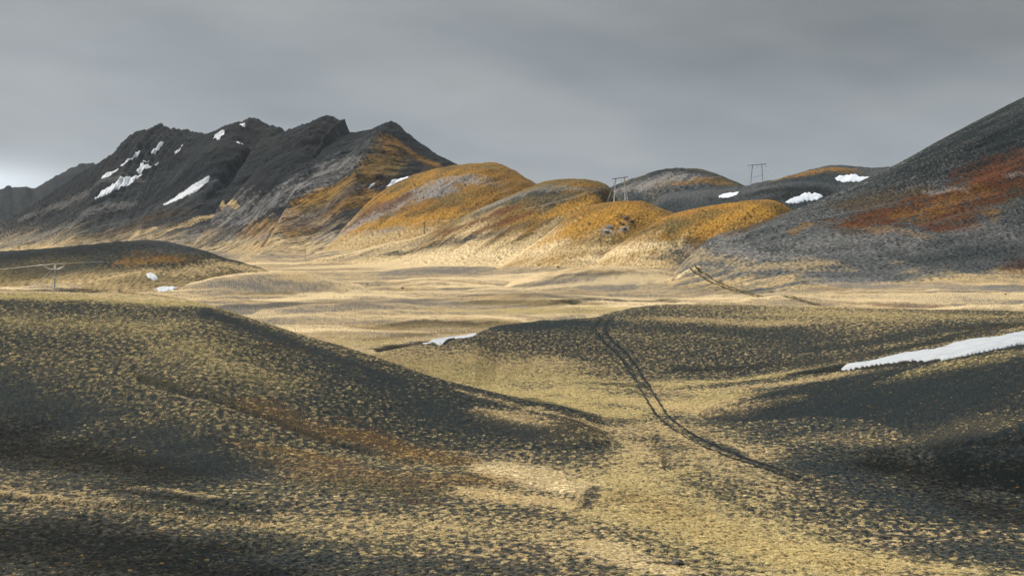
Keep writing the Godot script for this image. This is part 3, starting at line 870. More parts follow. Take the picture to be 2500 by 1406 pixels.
# ------------------------------------------------------------------ nodes
func tag(o: Node3D, label: String, category := "", group := "", kind := "") -> void:
	o.set_meta("label", label)
	if category: o.set_meta("category", category)
	if group: o.set_meta("group", group)
	if kind: o.set_meta("kind", kind)


var taken := {}

func numbered(n: String) -> String:
	if not taken.has(n):
		taken[n] = 0
		return n
	taken[n] += 1
	return "%s_%03d" % [n, taken[n]]


func node_of(called: String, mesh: Mesh, m: Material, parent: Node = self) -> MeshInstance3D:
	var o := MeshInstance3D.new()
	o.name = numbered(called) if parent == self else called
	o.mesh = mesh
	o.material_override = null
	for i in mesh.get_surface_count():
		mesh.surface_set_material(i, m)
	parent.add_child(o, true)
	return o


func plain_mat(c: Vector3, rough := .9, metal := 0.0) -> StandardMaterial3D:
	var m := StandardMaterial3D.new()
	m.albedo_color = Color(c.x, c.y, c.z).linear_to_srgb()
	m.roughness = rough
	m.metallic = metal
	return m


var grain: Dictionary = {}

func grain_picture(key: String) -> ImageTexture:
	if grain.has(key):
		return grain[key]
	var n := FastNoiseLite.new()
	n.seed = 21
	n.frequency = .022
	n.fractal_octaves = 6
	n.fractal_gain = .72
	var src := n.get_seamless_image(1024, 1024)
	var q := FastNoiseLite.new()
	q.seed = 4
	q.frequency = .06
	q.fractal_type = FastNoiseLite.FRACTAL_RIDGED
	q.fractal_octaves = 4
	var sr := q.get_seamless_image(1024, 1024)
	var a := src.get_data()
	var b := sr.get_data()
	src.convert(Image.FORMAT_L8)
	sr.convert(Image.FORMAT_L8)
	a = src.get_data()
	b = sr.get_data()
	var low := .45
	var gain := 1.8 if key == "far" else 2.0
	var out := PackedByteArray()
	out.resize(1024 * 1024)
	for i in 1024 * 1024:
		var v := (a[i] / 255.0 - .5) * gain + (b[i] / 255.0 - .5) * .5 + .82
		out[i] = int(clampf(v, low, 1.0) * 255.0)
	grain[key] = ImageTexture.create_from_image(Image.create_from_data(1024, 1024, false, Image.FORMAT_L8, out))
	return grain[key]


func land_material(key := "near", relief := 3.0) -> StandardMaterial3D:
	var m := StandardMaterial3D.new()
	m.resource_name = "sand_moss_grass"
	m.vertex_color_use_as_albedo = true
	m.roughness = 1.0
	m.metallic_specular = .12
	m.albedo_texture = grain_picture(key)
	m.heightmap_enabled = true
	m.heightmap_texture = grain_picture(key)
	m.heightmap_scale = relief
	return m


func commit_terrain() -> void:
	var groups := [
		["ground", ["ground"], "straw coloured valley floor with swells and strips of bare grey sand"],
		["mountain", ["ridge"], "black jagged mountain ridge streaked with ash and patched with snow"],
		["mountain", ["far_ridge"], "distant dark ridge low at the left edge behind the black mountain"],
		["hill", ["orange_hill"], "rounded ochre hill with pale and red patches right of the black ridge"],
		["hill", ["grey_hill"], "dark grey rounded hill on the skyline between the two pylons"],
		["hill", ["saddle"], "dark grey saddle with snow patches under the farther pylon"],
		["hill", ["ochre_hill"], "olive and ochre hill with red streaks in the middle of the view"],
		["hill", ["knob"], "golden knob of moss carrying the nearer white pylon"],
		["hill", ["gold_mound"], "golden moss mound with a dark lower edge beside the right slope"],
		["hill", ["right_slope"], "steep dark slope at the right with a broad rust red band"],
		["hill", ["small_hill"], "small dark brown hill behind the single pole at left"],
		["hill", ["middle_hill"], "speckled slate hill crossed by a wheel track, behind the long snow strip"],
		["hill", ["right_near_hill"], "dark sandy hillside in the right foreground"],
		["hill", ["left_near_hill"], "tufted hillside with a straw coloured brow in the left foreground"]]
	var to := {}
	for g in groups.size():
		for k in groups[g][1]:
			to[k] = g
	var of := PackedInt32Array([to["ground"]])
	for h in hills:
		of.append(to[h.kind])
	var kinds_of := {"near": land_material("near", 5.0), "floor": land_material("near", 3.0), "slope": land_material("near", 3.0), "right": land_material("far", 7.0), "rock": land_material("far", 45.0)}
	var grp := PackedByteArray()
	grp.resize(NC * NR)
	for i in NC * NR:
		grp[i] = of[OWN[i]]
	var ids: Array = []
	for g in groups.size():
		ids.append(PackedInt32Array())
	for r in NR - 1:
		for c in NC - 1:
			ids[grp[r * NC + c]].append(r * NC + c)
	var map := PackedInt32Array()
	map.resize(NC * NR)
	for g in groups.size():
		var cells: PackedInt32Array = ids[g]
		var first: String = groups[g][1][0]
		var reach := "slope"
		if first in ["ridge", "far_ridge"]:
			reach = "rock"
		elif first == "right_slope":
			reach = "right"
		elif first == "ground":
			reach = "floor"
		elif first in ["middle_hill", "right_near_hill", "left_near_hill"]:
			reach = "near"
		map.fill(-1)
		var vx := PackedVector3Array()
		var nn := PackedVector3Array()
		var cc := PackedColorArray()
		var uv := PackedVector2Array()
		var ix := PackedInt32Array()
		ix.resize(cells.size() * 6)
		var at := 0
		var quad := PackedInt32Array([0, 0, 0, 0])
		for i in cells:
			quad[0] = i; quad[1] = i + 1; quad[2] = i + NC; quad[3] = i + NC + 1
			for q in 4:
				var w := quad[q]
				if map[w] < 0:
					map[w] = vx.size()
					var d := dd[w / NC]
					var x := ss[w % NC] * d
					vx.append(Vector3(x, Y[w], -d))
					nn.append(NRM[w])
					match reach:
						"near": uv.append(Vector2(x * .19, d * .17))
						"floor": uv.append(Vector2(x * .10, d * .05))
						"right": uv.append(Vector2((x * .64 - d * .77) / 22.0, (x * .77 + d * .64) / 90.0))
						"slope": uv.append(Vector2((x * .88 - d * .47) / 22.0, (x * .47 + d * .88) / 90.0))
						_: uv.append(Vector2((x * .88 - d * .47) / 50.0, (x * .47 + d * .88) / 520.0))
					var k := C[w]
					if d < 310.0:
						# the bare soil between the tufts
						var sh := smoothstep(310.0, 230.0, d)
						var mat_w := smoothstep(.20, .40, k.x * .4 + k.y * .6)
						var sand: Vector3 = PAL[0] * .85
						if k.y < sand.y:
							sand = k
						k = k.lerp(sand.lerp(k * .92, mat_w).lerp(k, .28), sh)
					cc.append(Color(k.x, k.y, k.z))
			var a := map[i]
			var b := map[i + 1]
			var e := map[i + NC]
			var f := map[i + NC + 1]
			ix[at] = a; ix[at + 1] = e; ix[at + 2] = b
			ix[at + 3] = b; ix[at + 4] = e; ix[at + 5] = f
			at += 6
		var arr := []
		arr.resize(Mesh.ARRAY_MAX)
		arr[Mesh.ARRAY_VERTEX] = vx
		arr[Mesh.ARRAY_NORMAL] = nn
		arr[Mesh.ARRAY_COLOR] = cc
		arr[Mesh.ARRAY_TEX_UV] = uv
		arr[Mesh.ARRAY_INDEX] = ix
		var me := ArrayMesh.new()
		me.add_surface_from_arrays(Mesh.PRIMITIVE_TRIANGLES, arr)
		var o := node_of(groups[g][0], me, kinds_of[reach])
		tag(o, groups[g][2], "", "", "structure")


func rear_ground() -> void:
	# the hillside that the viewer stands on, and the land behind
	var st := SurfaceTool.new()
	st.begin(Mesh.PRIMITIVE_TRIANGLES)
	var n := 48
	var rad := [0.0, 4.0, 12.0, 30.0, 70.0, 150.0, 320.0, 700.0, 1500.0, 3000.0]
	for i in rad.size():
		for j in n + 1:
			var a := lerpf(PI * -.20, PI * 1.20, float(j) / n)
			var r: float = rad[i]
			var p := Vector3(cos(a) * r, 0, sin(a) * r)
			p.y = -1.8 + 8.0 * (1.0 - exp(-r / 200.0)) * maxf(sin(a), -.3) - .6 * smoothstep(0, 30, r) + nz.get_noise_2d(p.x * .01, p.z * .01) * minf(6.0, r * .03)
			if sin(a) < .05:
				p.y -= minf(r * .12, 16.0)
			var k: Vector3 = PAL[0].lerp(PAL[2], clampf(.4 + nz.get_noise_2d(p.x * .02, p.z * .02), 0, 1) * .6)
			st.set_color(Color(k.x, k.y, k.z))
			st.set_uv(Vector2(p.x * .11, p.z * .09))
			st.set_smooth_group(0)
			st.add_vertex(p)
	for i in rad.size() - 1:
		for j in n:
			var a := i * (n + 1) + j
			var b := a + n + 1
			for q in [a, a + 1, b, a + 1, b + 1, b]:
				st.add_index(q)
	st.generate_normals()
	var o := node_of("ground", st.commit(), land_material())
	tag(o, "sandy slope where the viewer stands, out of view below", "", "", "structure")


# ------------------------------------------------------------------ snow
func inside(poly: PackedVector2Array, p: Vector2) -> bool:
	return Geometry2D.is_point_in_polygon(p, poly)


func snow_patch(label: String, pts: Array, thick: float, from: float, to: float, m: Material, white := .38) -> void:
	var poly := PackedVector2Array()
	var d0 := 1e9; var d1 := 0.0; var s0 := 1e9; var s1 := -1e9
	for i in range(0, pts.size(), 2):
		var q := meet(pts[i], pts[i + 1], from)
		if q.y < 0.0 or q.y > to:
			# past a crest: stay on the ground of the neighbour before
			if poly.is_empty():
				continue
			q = Vector3((pts[i] - CU) / F, poly[poly.size() - 1].y, 0)
		poly.append(Vector2(q.x * q.y, q.y))
		d0 = minf(d0, q.y); d1 = maxf(d1, q.y)
		s0 = minf(s0, q.x); s1 = maxf(s1, q.x)
	var c0 := maxi(ss.bsearch(s0) - 3, 0)
	var c1 := mini(ss.bsearch(s1) + 3, NC - 1)
	var r0 := maxi(dd.bsearch(d0) - 3, 0)
	var r1 := mini(dd.bsearch(d1) + 3, NR - 1)
	var w := c1 - c0 + 1
	var h := r1 - r0 + 1
	# three times as fine as the land below it
	var gw := w * 3
	var gh := h * 3
	var on := PackedByteArray()
	on.resize(gw * gh)
	var pos := PackedVector3Array()
	pos.resize(gw * gh)
	for j in gh:
		var rr := mini(r0 + j / 3, NR - 2)
		var d := lerpf(dd[rr], dd[rr + 1], (j % 3) / 3.0)
		for i in gw:
			var cc := mini(c0 + i / 3, NC - 2)
			var s := lerpf(ss[cc], ss[cc + 1], (i % 3) / 3.0)
			var p := Vector2(s * d, d)
			var sc := d / F
			var jx := nf.get_noise_2d(p.x * .25 / sc * .3, p.y * .05 / sc * .3) * clampf((s1 - s0) * F * .025, .2, 3.0) * sc
			on[j * gw + i] = 1 if inside(poly, p + Vector2(jx, jx * 2.0)) else 0
			pos[j * gw + i] = Vector3(p.x, height_at(s, d), -d)
	var st := SurfaceTool.new()
	st.begin(Mesh.PRIMITIVE_TRIANGLES)
	var ids := PackedInt32Array()
	ids.resize(gw * gh)
	ids.fill(-1)
	var count := 0
	for j in gh - 1:
		for i in gw - 1:
			var k := j * gw + i
			if on[k] + on[k + 1] + on[k + gw] + on[k + gw + 1] == 0:
				continue
			for q in [k, k + 1, k + gw, k + gw + 1]:
				if ids[q] < 0:
					ids[q] = count
					count += 1
					var p := pos[q]
					if on[q]:
						var deep := 1.0
						for o in [-3, 3, -3 * gw, 3 * gw]:
							if q + o >= 0 and q + o < gw * gh and not on[q + o]:
								deep -= .2
						p.y += thick * deep * (1.0 + .35 * nf.get_noise_2d(p.x * .2, p.z * .2))
					else:
						p.y -= thick * .4
					var v := 1.0 - .22 * maxf(0.0, nz.get_noise_2d((p.x * .5 - p.z) * .22, (p.x + p.z * .5) * .02)) - .10 * maxf(0.0, nf.get_noise_2d(p.x * .4, p.z * .4))
					st.set_color(Color(white * .93 * v, white * 1.01 * v, white * 1.13 * v))
					st.set_smooth_group(0)
					st.add_vertex(p)
			for q in [k, k + gw, k + 1, k + 1, k + gw, k + gw + 1]:
				st.add_index(ids[q])
	if count == 0:
		print("no snow: ", label)
		return
	st.generate_normals()
	var o := node_of("snow_patch", st.commit(), m)
	tag(o, label, "snow patch", "snow patches left on the hills")


func snow() -> void:
	var m := StandardMaterial3D.new()
	m.resource_name = "old_snow"
	m.vertex_color_use_as_albedo = true
	m.roughness = .75
	var M0 := 900.0
	var M1 := 2600.0
	snow_patch("thin diagonal snow streak high on the left end of the black ridge", [291, 406, 296, 400, 312, 388, 328, 375, 343, 365, 340, 370, 325, 384, 310, 396, 297, 405], .4, M0, M1, m)
	snow_patch("curved snow patch below the leftmost jagged peak", [366, 375, 370, 368, 380, 360, 386, 350, 394, 343, 399, 350, 389, 360, 387, 368, 378, 377], .4, M0, M1, m)
	snow_patch("short ragged snow streak on the far left of the black face", [246, 436, 252, 427, 264, 420, 268, 418, 270, 421, 288, 411, 284, 416, 270, 427, 256, 433], .4, M0, M1, m)
	snow_patch("ragged butterfly shaped snow patch above the large jagged one", [331, 418, 340, 408, 341, 397, 350, 398, 355, 403, 362, 397, 362, 403, 369, 406, 358, 411, 347, 415, 343, 422, 335, 423], .4, M0, M1, m)
	snow_patch("large jagged snow patch with a dark hole, left on the black ridge", [228, 486, 240, 474, 258, 460, 270, 451, 284, 442, 298, 431, 312, 431, 326, 431, 336, 428, 349, 427, 335, 433, 328, 438, 320, 446, 304, 453, 290, 461, 294, 457, 268, 470, 246, 480], .4, M0, M1, m)
	snow_patch("long tapering snow tongue in the gully at the middle of the ridge", [392, 502, 410, 492, 432, 477, 452, 464, 462, 456, 472, 449, 490, 440, 508, 429, 515, 431, 506, 443, 490, 458, 470, 471, 444, 483, 416, 495], .4, M0, M1, m)
	snow_patch("square snow patch just under the skyline notch", [518, 339, 522, 331, 530, 325, 540, 318, 547, 319, 546, 328, 536, 336, 534, 341], .4, M0, M1, m)
	snow_patch("small snow patch beside the second peak of the ridge", [578, 306, 586, 302, 598, 302, 599, 308, 594, 309, 590, 307], .4, M0, M1, m)
	snow_patch("tiny snow sliver on the dark shoulder right of the square patch", [576, 348, 584, 347, 592, 351, 592, 353, 584, 351], .4, M0, M1, m)
	snow_patch("little broken snow streak between curved patch and shoulder", [424, 377, 430, 368, 437, 364, 438, 360, 439, 364, 435, 370, 428, 375], .4, M0, M1, m)
	snow_patch("speck of snow above the little broken streak", [440, 356, 445, 353, 446, 355, 442, 358], .4, M0, M1, m)
	snow_patch("thin broken snow line right of the butterfly patch", [376, 402, 386, 395, 387, 397, 379, 403], .4, M0, M1, m)
	snow_patch("small snow dash topmost above the butterfly patch", [347, 392, 363, 392, 363, 394, 350, 395], .4, M0, M1, m)
	snow_patch("bright white snow sliver in the fold of the ochre hill", [940, 458, 952, 446, 966, 438, 982, 433, 996, 433, 980, 440, 962, 447, 950, 454], .4, 850, 1300, m, .60)
	snow_patch("narrow short snow line left of the bright sliver on ochre", [896, 460, 908, 449, 922, 441, 912, 451, 900, 459], .4, 850, 1400, m)
	snow_patch("flat snow patch left of the farther pylon's slope, nearest the golden moss", [1756, 478, 1768, 473, 1790, 471, 1805, 469, 1800, 475, 1780, 482, 1764, 483], .4, 700, 990, m, .60)
	snow_patch("ragged white snow patch in the dark hollow of the saddle", [1918, 492, 1926, 488, 1940, 480, 1956, 476, 1960, 472, 1982, 471, 2000, 473, 2012, 480, 1996, 488, 1968, 490, 1944, 494, 1928, 495], .4, 700, 990, m, .60)
	snow_patch("wide snow patch on the saddle against the edge of the right slope", [2038, 436, 2048, 430, 2070, 427, 2090, 426, 2100, 431, 2126, 432, 2142, 432, 2125, 444, 2108, 446, 2080, 443, 2052, 443], .4, 700, 1000, m, .60)
	snow_patch("oval snow patch on the side of the small dark hill", [354, 670, 360, 667, 372, 668, 382, 676, 384, 682, 374, 684, 362, 679], .3, 400, 620, m)
	snow_patch("low ragged snow patch at the foot of the small dark hill", [374, 707, 388, 701, 400, 699, 416, 701, 434, 701, 422, 706, 408, 711, 396, 712, 384, 708], .4, 300, 560, m)
	snow_patch("thin grey snow strip in the ditch behind the middle hill", [1032, 839, 1048, 832, 1070, 826, 1100, 822, 1130, 819, 1162, 816, 1152, 822, 1110, 827, 1075, 833, 1050, 838], .08, 200, 420, m, .32)
	snow_patch("long grey snow bank in the gully along the right foreground hill", [2054, 902, 2080, 890, 2120, 883, 2180, 870, 2240, 858, 2300, 850, 2340, 837, 2370, 830, 2400, 826, 2450, 823, 2470, 815, 2500, 809, 2600, 792, 2680, 782, 2680, 815, 2500, 840, 2400, 860, 2300, 880, 2260, 882, 2230, 880, 2180, 886, 2120, 894, 2080, 902], .22, 150, 240, m, .32)


# ------------------------------------------------------------------ wheel tracks
func rut_pair(label: String, pts: Array, gap: float, width: float, from: float, to: float, m: Material, soil: Vector3) -> void:
	var line: Array = []
	var raw: Array = []
	for i in range(0, pts.size(), 2):
		var q := meet(pts[i], pts[i + 1], from)
		if q.y > 0.0 and q.y < to:
			raw.append(Vector2(q.x * q.y, q.y))
	for i in raw.size():
		line.append((raw[maxi(i - 1, 0)] + raw[i] * 2.0 + raw[mini(i + 1, raw.size() - 1)]) * .25)
	var cu := Curve2D.new()
	for i in line.size():
		var t: Vector2 = (line[mini(i + 1, line.size() - 1)] - line[maxi(i - 1, 0)]) * .17
		cu.add_point(line[i], -t, t)
	cu.bake_interval = 1.0
	var root := Node3D.new()
	root.name = numbered("path")
	add_child(root)
	tag(root, label, "", "", "structure")
	var L := cu.get_baked_length()
	for side in [-1.0, 1.0]:
		var st := SurfaceTool.new()
		st.begin(Mesh.PRIMITIVE_TRIANGLES)
		var n := int(L / .8)
		for i in n + 1:
			var o := L * i / n
			var p := cu.sample_baked(o)
			var t := (cu.sample_baked(minf(o + 1.0, L)) - cu.sample_baked(maxf(o - 1.0, 0.0))).normalized()
			var nrm := Vector2(-t.y, t.x)
			var ww := width * (1.0 + .5 * nf.get_noise_2d(o * .3, side * 20.0)) * smoothstep(0, 8, minf(o, L - o) + 1.0)
			for k in 4:
				var a := (k / 3.0 - .5) * ww
				var q: Vector2 = p + nrm * (side * gap * .5 * lerpf(1.0, .6, o / L) + a + .12 * nf.get_noise_2d(o * .5 + k * 13.0, side * 7.0))
				var y := height_at(q.x / q.y, q.y) + (.06 if k == 0 or k == 3 else .04)
				var v := 1.0 + .35 * nf.get_noise_2d(q.x * 1.3, q.y * 1.3)
				var col: Vector3 = soil * v
				st.set_color(Color(col.x, col.y, col.z))
				st.set_uv(q * .1)
				st.set_smooth_group(0)
				st.add_vertex(Vector3(q.x, y, -q.y))
		for i in n:
			for k in 3:
				var a := i * 4 + k
				for q in [a, a + 1, a + 4, a + 1, a + 5, a + 4]:
					st.add_index(q)
		st.generate_normals()
		node_of("wheel_rut", st.commit(), m, root)


func tracks() -> void:
	var m := land_material()
	rut_pair("double wheel track winding over the straw valley floor", [1676, 650, 1692, 658, 1712, 668, 1728, 680, 1742, 691, 1775, 701, 1820, 713, 1870, 724, 1925, 736, 1985, 742, 2030, 748], 2.3, .85, 330, 620, m, Vector3(.075, .058, .022))
	rut_pair("double wheel track winding down the speckled slate hill into the grassy hollow", [1484, 778, 1467, 788, 1462, 804, 1476, 826, 1508, 852, 1532, 880, 1552, 906, 1568, 930, 1580, 956, 1600, 990, 1622, 1026, 1662, 1056, 1712, 1082, 1790, 1112, 1890, 1150, 1990, 1185], 1.9, .30, 120, 330, m, Vector3(.028, .035, .037))


# ------------------------------------------------------------------ grass
func tuft_mesh(sd: int) -> ArrayMesh:
	var rn := RandomNumberGenerator.new()
	rn.seed = sd
	var st := SurfaceTool.new()
	st.begin(Mesh.PRIMITIVE_TRIANGLES)
	# a cluster of small cushions of moss and dead grass with blades standing out of them
	for q in 6:
		var ca := rn.randf() * TAU
		var cr := rn.randf_range(.0, .62)
		var o := Vector3(cos(ca) * cr, 0, sin(ca) * cr)
		var size := rn.randf_range(.09, .30)
		var tint := rn.randf_range(.7, 1.25)
		var n := 6
		var ring := []
		for j in n:
			var a := TAU * j / n + ca
			var r := size * rn.randf_range(.7, 1.25)
			ring.append([o + Vector3(cos(a) * r, -.08, sin(a) * r), o + Vector3(cos(a + .3) * r * .62, size * rn.randf_range(.45, .85), sin(a + .3) * r * .62)])
		var top := o + Vector3(0, size * rn.randf_range(.8, 1.15), 0)
		for j in n:
			var k := (j + 1) % n
			for v in [ring[j][0], ring[k][1], ring[k][0], ring[j][0], ring[j][1], ring[k][1], ring[j][1], top, ring[k][1]]:
				st.set_color(Color(tint, tint, tint))
				st.add_vertex(v)
		for j in 5:
			var a := rn.randf() * TAU
			var b := o + Vector3(cos(a), .1, sin(a)) * size * .4
			var tip := b + Vector3(cos(a) * size * .7, size * rn.randf_range(.9, 1.9), sin(a) * size * .7)
			var side := Vector3(-sin(a), 0, cos(a)) * size * .14
			for v in [b - side, tip, b + side]:
				st.set_color(Color(tint * 1.1, tint * 1.1, tint))
				st.add_vertex(v)
	st.generate_normals()
	return st.commit()


func tufts() -> void:
	var m := StandardMaterial3D.new()
	m.resource_name = "dry_grass"
	m.vertex_color_use_as_albedo = true
	m.roughness = 1.0
	m.metallic_specular = .1
	m.backlight_enabled = true
	m.backlight = Color(.25, .22, .15)
	var rn := RandomNumberGenerator.new()
	rn.seed = 77
	var kinds := 4
	var buf: Array = []
	for k in kinds:
		buf.append(PackedFloat32Array())
	var tries := 2100000
	var lo := 76.0
	var hi := 312.0
	for t in tries:
		var d := sqrt(lerpf(lo * lo, hi * hi, rn.randf()))
		var s := rn.randf_range(-.382, .382)
		var pick := rn.randf()
		var size := rn.randf()
		var turn := rn.randf() * TAU
		var tone := rn.randf()
		var k := rn.randi() % kinds
		var c := clampi(int((s + S_DENSE) / (2.0 * S_DENSE) * (N_DENSE - 1)) + N_SIDE, 0, NC - 2)
		var r := clampi(dd.bsearch(d) - 1, 0, NR - 2)
		var i := r * NC + c
		var col := C[i]
		var lum := col.x * .4 + col.y * .6
		var p := pow(smoothstep(.02, .46, lum), 1.35) * .48 + .030
		# clumps
		var x := s * d
		p *= clampf(.75 + 1.1 * nf.get_noise_2d(x * .5, d * .5) + .9 * nz.get_noise_2d(x * .16, d * .07), .04, 1.8)
		if pick > p:
			continue
		var y := height_at(s, d)
		# what is not facing the valley any more and lies behind a crest stays bare
		var e := (y + .5) / d
		var hidden := false
		var rr := r - 6
		while rr > 0 and dd[rr] > lo:
			if Y[rr * NC + c] / dd[rr] > e + .003:
				hidden = true
				break
			rr -= 14
		if hidden:
			continue
		var sz := lerpf(.13, .36, size * size) * (1.0 if d < 200.0 else 1.1)
		var hgt := sz * lerpf(.45, .8, tone)
		var grass: Vector3 = col / maxf(lum, .02) * clampf(lum * 1.9, .075, .55)
		grass = grass.lerp(Vector3(.42, .365, .215) * clampf(lum * 4.5, .22, 1.0), .48)
		if tone > .86:
			grass = grass.lerp(PAL[8], .3)
		elif tone < .12:
			grass = grass.lerp(PAL[6], .6)
		grass *= lerpf(.7, 1.3, rn.randf())
		var ct := cos(turn) * sz
		var sn := sin(turn) * sz
		var b: PackedFloat32Array = buf[k]
		b.append_array(PackedFloat32Array([ct, 0, sn, x, 0, hgt, 0, y, -sn, 0, ct, -d, grass.x, grass.y, grass.z, 1]))
		buf[k] = b
	var total := 0
	for k in kinds:
		var mm := MultiMesh.new()
		mm.transform_format = MultiMesh.TRANSFORM_3D
		mm.use_colors = true
		mm.mesh = tuft_mesh(40 + k)
		mm.mesh.surface_set_material(0, m)
		mm.instance_count = buf[k].size() / 16
		total += mm.instance_count
		mm.buffer = buf[k]
		var o := MultiMeshInstance3D.new()
		o.name = numbered("grass")
		o.multimesh = mm
		add_child(o)
		tag(o, "dry straw and moss tufts scattered over the near hillsides", "grass", "", "stuff")
	print("tufts ", total)


# ------------------------------------------------------------------ power line
func tube(st: SurfaceTool, pts: Array, r0: float, r1: float, sides := 6, col := Color.WHITE) -> void:
	var n := pts.size()
	var prev: Array = []
	for i in n:
		var t: Vector3 = (pts[mini(i + 1, n - 1)] - pts[maxi(i - 1, 0)]).normalized()
		var a := t.cross(Vector3.UP if absf(t.y) < .95 else Vector3.RIGHT).normalized()
		var b := t.cross(a).normalized()
		var r := lerpf(r0, r1, float(i) / maxi(n - 1, 1))
		var ring: Array = []
		for k in sides:
			var q := TAU * k / sides
			ring.append(pts[i] + a * cos(q) * r + b * sin(q) * r)
		if i > 0:
			for k in sides:
				var l := (k + 1) % sides
				for v in [prev[k], ring[l], ring[k], prev[k], prev[l], ring[l]]:
					st.set_color(col)
					st.add_vertex(v)
		prev = ring
		if i == 0 or i == n - 1:
			for k in sides:
				var l := (k + 1) % sides
				var tri := [pts[i], ring[l], ring[k]] if i == n - 1 else [pts[i], ring[k], ring[l]]
				for v in tri:
					st.set_color(col)
					st.add_vertex(v)


func rod(parent: Node3D, called: String, pts: Array, r0: float, r1: float, m: Material, sides := 6) -> void:
	var st := SurfaceTool.new()
	st.begin(Mesh.PRIMITIVE_TRIANGLES)
	tube(st, pts, r0, r1, sides)
	st.generate_normals()
	node_of(called, st.commit(), m, parent)


func beam(parent: Node3D, called: String, a: Vector3, b: Vector3, w: float, h: float, m: Material) -> void:
	var bm := BoxMesh.new()
	bm.size = Vector3(a.distance_to(b), h, w)
	bm.material = m
	var o := MeshInstance3D.new()
	o.name = called
	o.mesh = bm
	parent.add_child(o, true)
	var x := (b - a).normalized()
	var z := x.cross(Vector3.UP).normalized()
	o.transform = Transform3D(Basis(x, z.cross(x).normalized(), z), (a + b) * .5)


func spot(u: float, v: float, d: float) -> Vector3:
	return Vector3((u - CU) / F * d, (HZ - v) / F * d, -d)


func h_pylon(label: String, d: float, legs: Array, arm: Array, brace_at: float, guys: Array, drop: float, ms: Array) -> Array:
	# legs: [foot u, top u, top v] twice; arm: [u, v, u, v]
	var root := Node3D.new()
	root.name = numbered("pylon")
	var base := ground(((legs[0][0] + legs[1][0]) * .5 - CU) / F, d)
	root.position = base
	add_child(root)
	tag(root, label, "pylon", "wooden pylons of the power line")
	var wood: Material = ms[0]
	var dark: Material = ms[1]
	var glass: Material = ms[2]
	var steel: Material = ms[3]
	var mids: Array = []
	var tops: Array = []
	for i in 2:
		var l = legs[i]
		var dl := d + (4.0 if i == 1 else 0.0)
		var foot := ground((l[0] - CU) / F, dl) - Vector3(0, .4, 0)
		var top := spot(l[1], l[2], dl)
		rod(root, "leg", [foot - base, top - base], .27, .19, wood, 8)
		mids.append(foot.lerp(top, brace_at) - base)
		tops.append(top - base)
		beam(root, "arm_bracket", top - base + Vector3(-.35, -.25, -.22), top - base + Vector3(.35, -.25, -.22), .14, .5, dark)
	rod(root, "cross_brace", mids, .11, .11, wood)
	var a := spot(arm[0], arm[1], d) - base
	var b := spot(arm[2], arm[3], d + 5.0) - base
	for z in [-.28, .28]:
		beam(root, "crossarm", a + Vector3(0, .05, z), b + Vector3(0, .05, z), .16, .32, dark)
	var out: Array = []
	for t in [.02, .5, .98]:
		var p := a.lerp(b, t)
		rod(root, "insulator", [p, p - Vector3(0, drop, 0)], .09, .09, glass)
		out.append(base + p - Vector3(0, drop, 0))
	for g in guys:
		var foot := ground((g[1] - CU) / F, d + g[2]) - base
		rod(root, "guy_wire", [tops[g[0]], foot], .05, .05, steel, 4)
	return out


func wire(label: String, a: Vector3, b: Vector3, sag: float, m: Material, r := .02) -> void:
	var pts: Array = []
	var n := 28
	for i in n + 1:
		var t := float(i) / n
		pts.append(a.lerp(b, t) - Vector3(0, sag * 4.0 * t * (1.0 - t), 0))
	var st := SurfaceTool.new()
	st.begin(Mesh.PRIMITIVE_TRIANGLES)
	tube(st, pts, r, r, 4)
	st.generate_normals()
	var o := node_of("power_line_wire", st.commit(), m)
	tag(o, label, "wire", "wires of the power line")


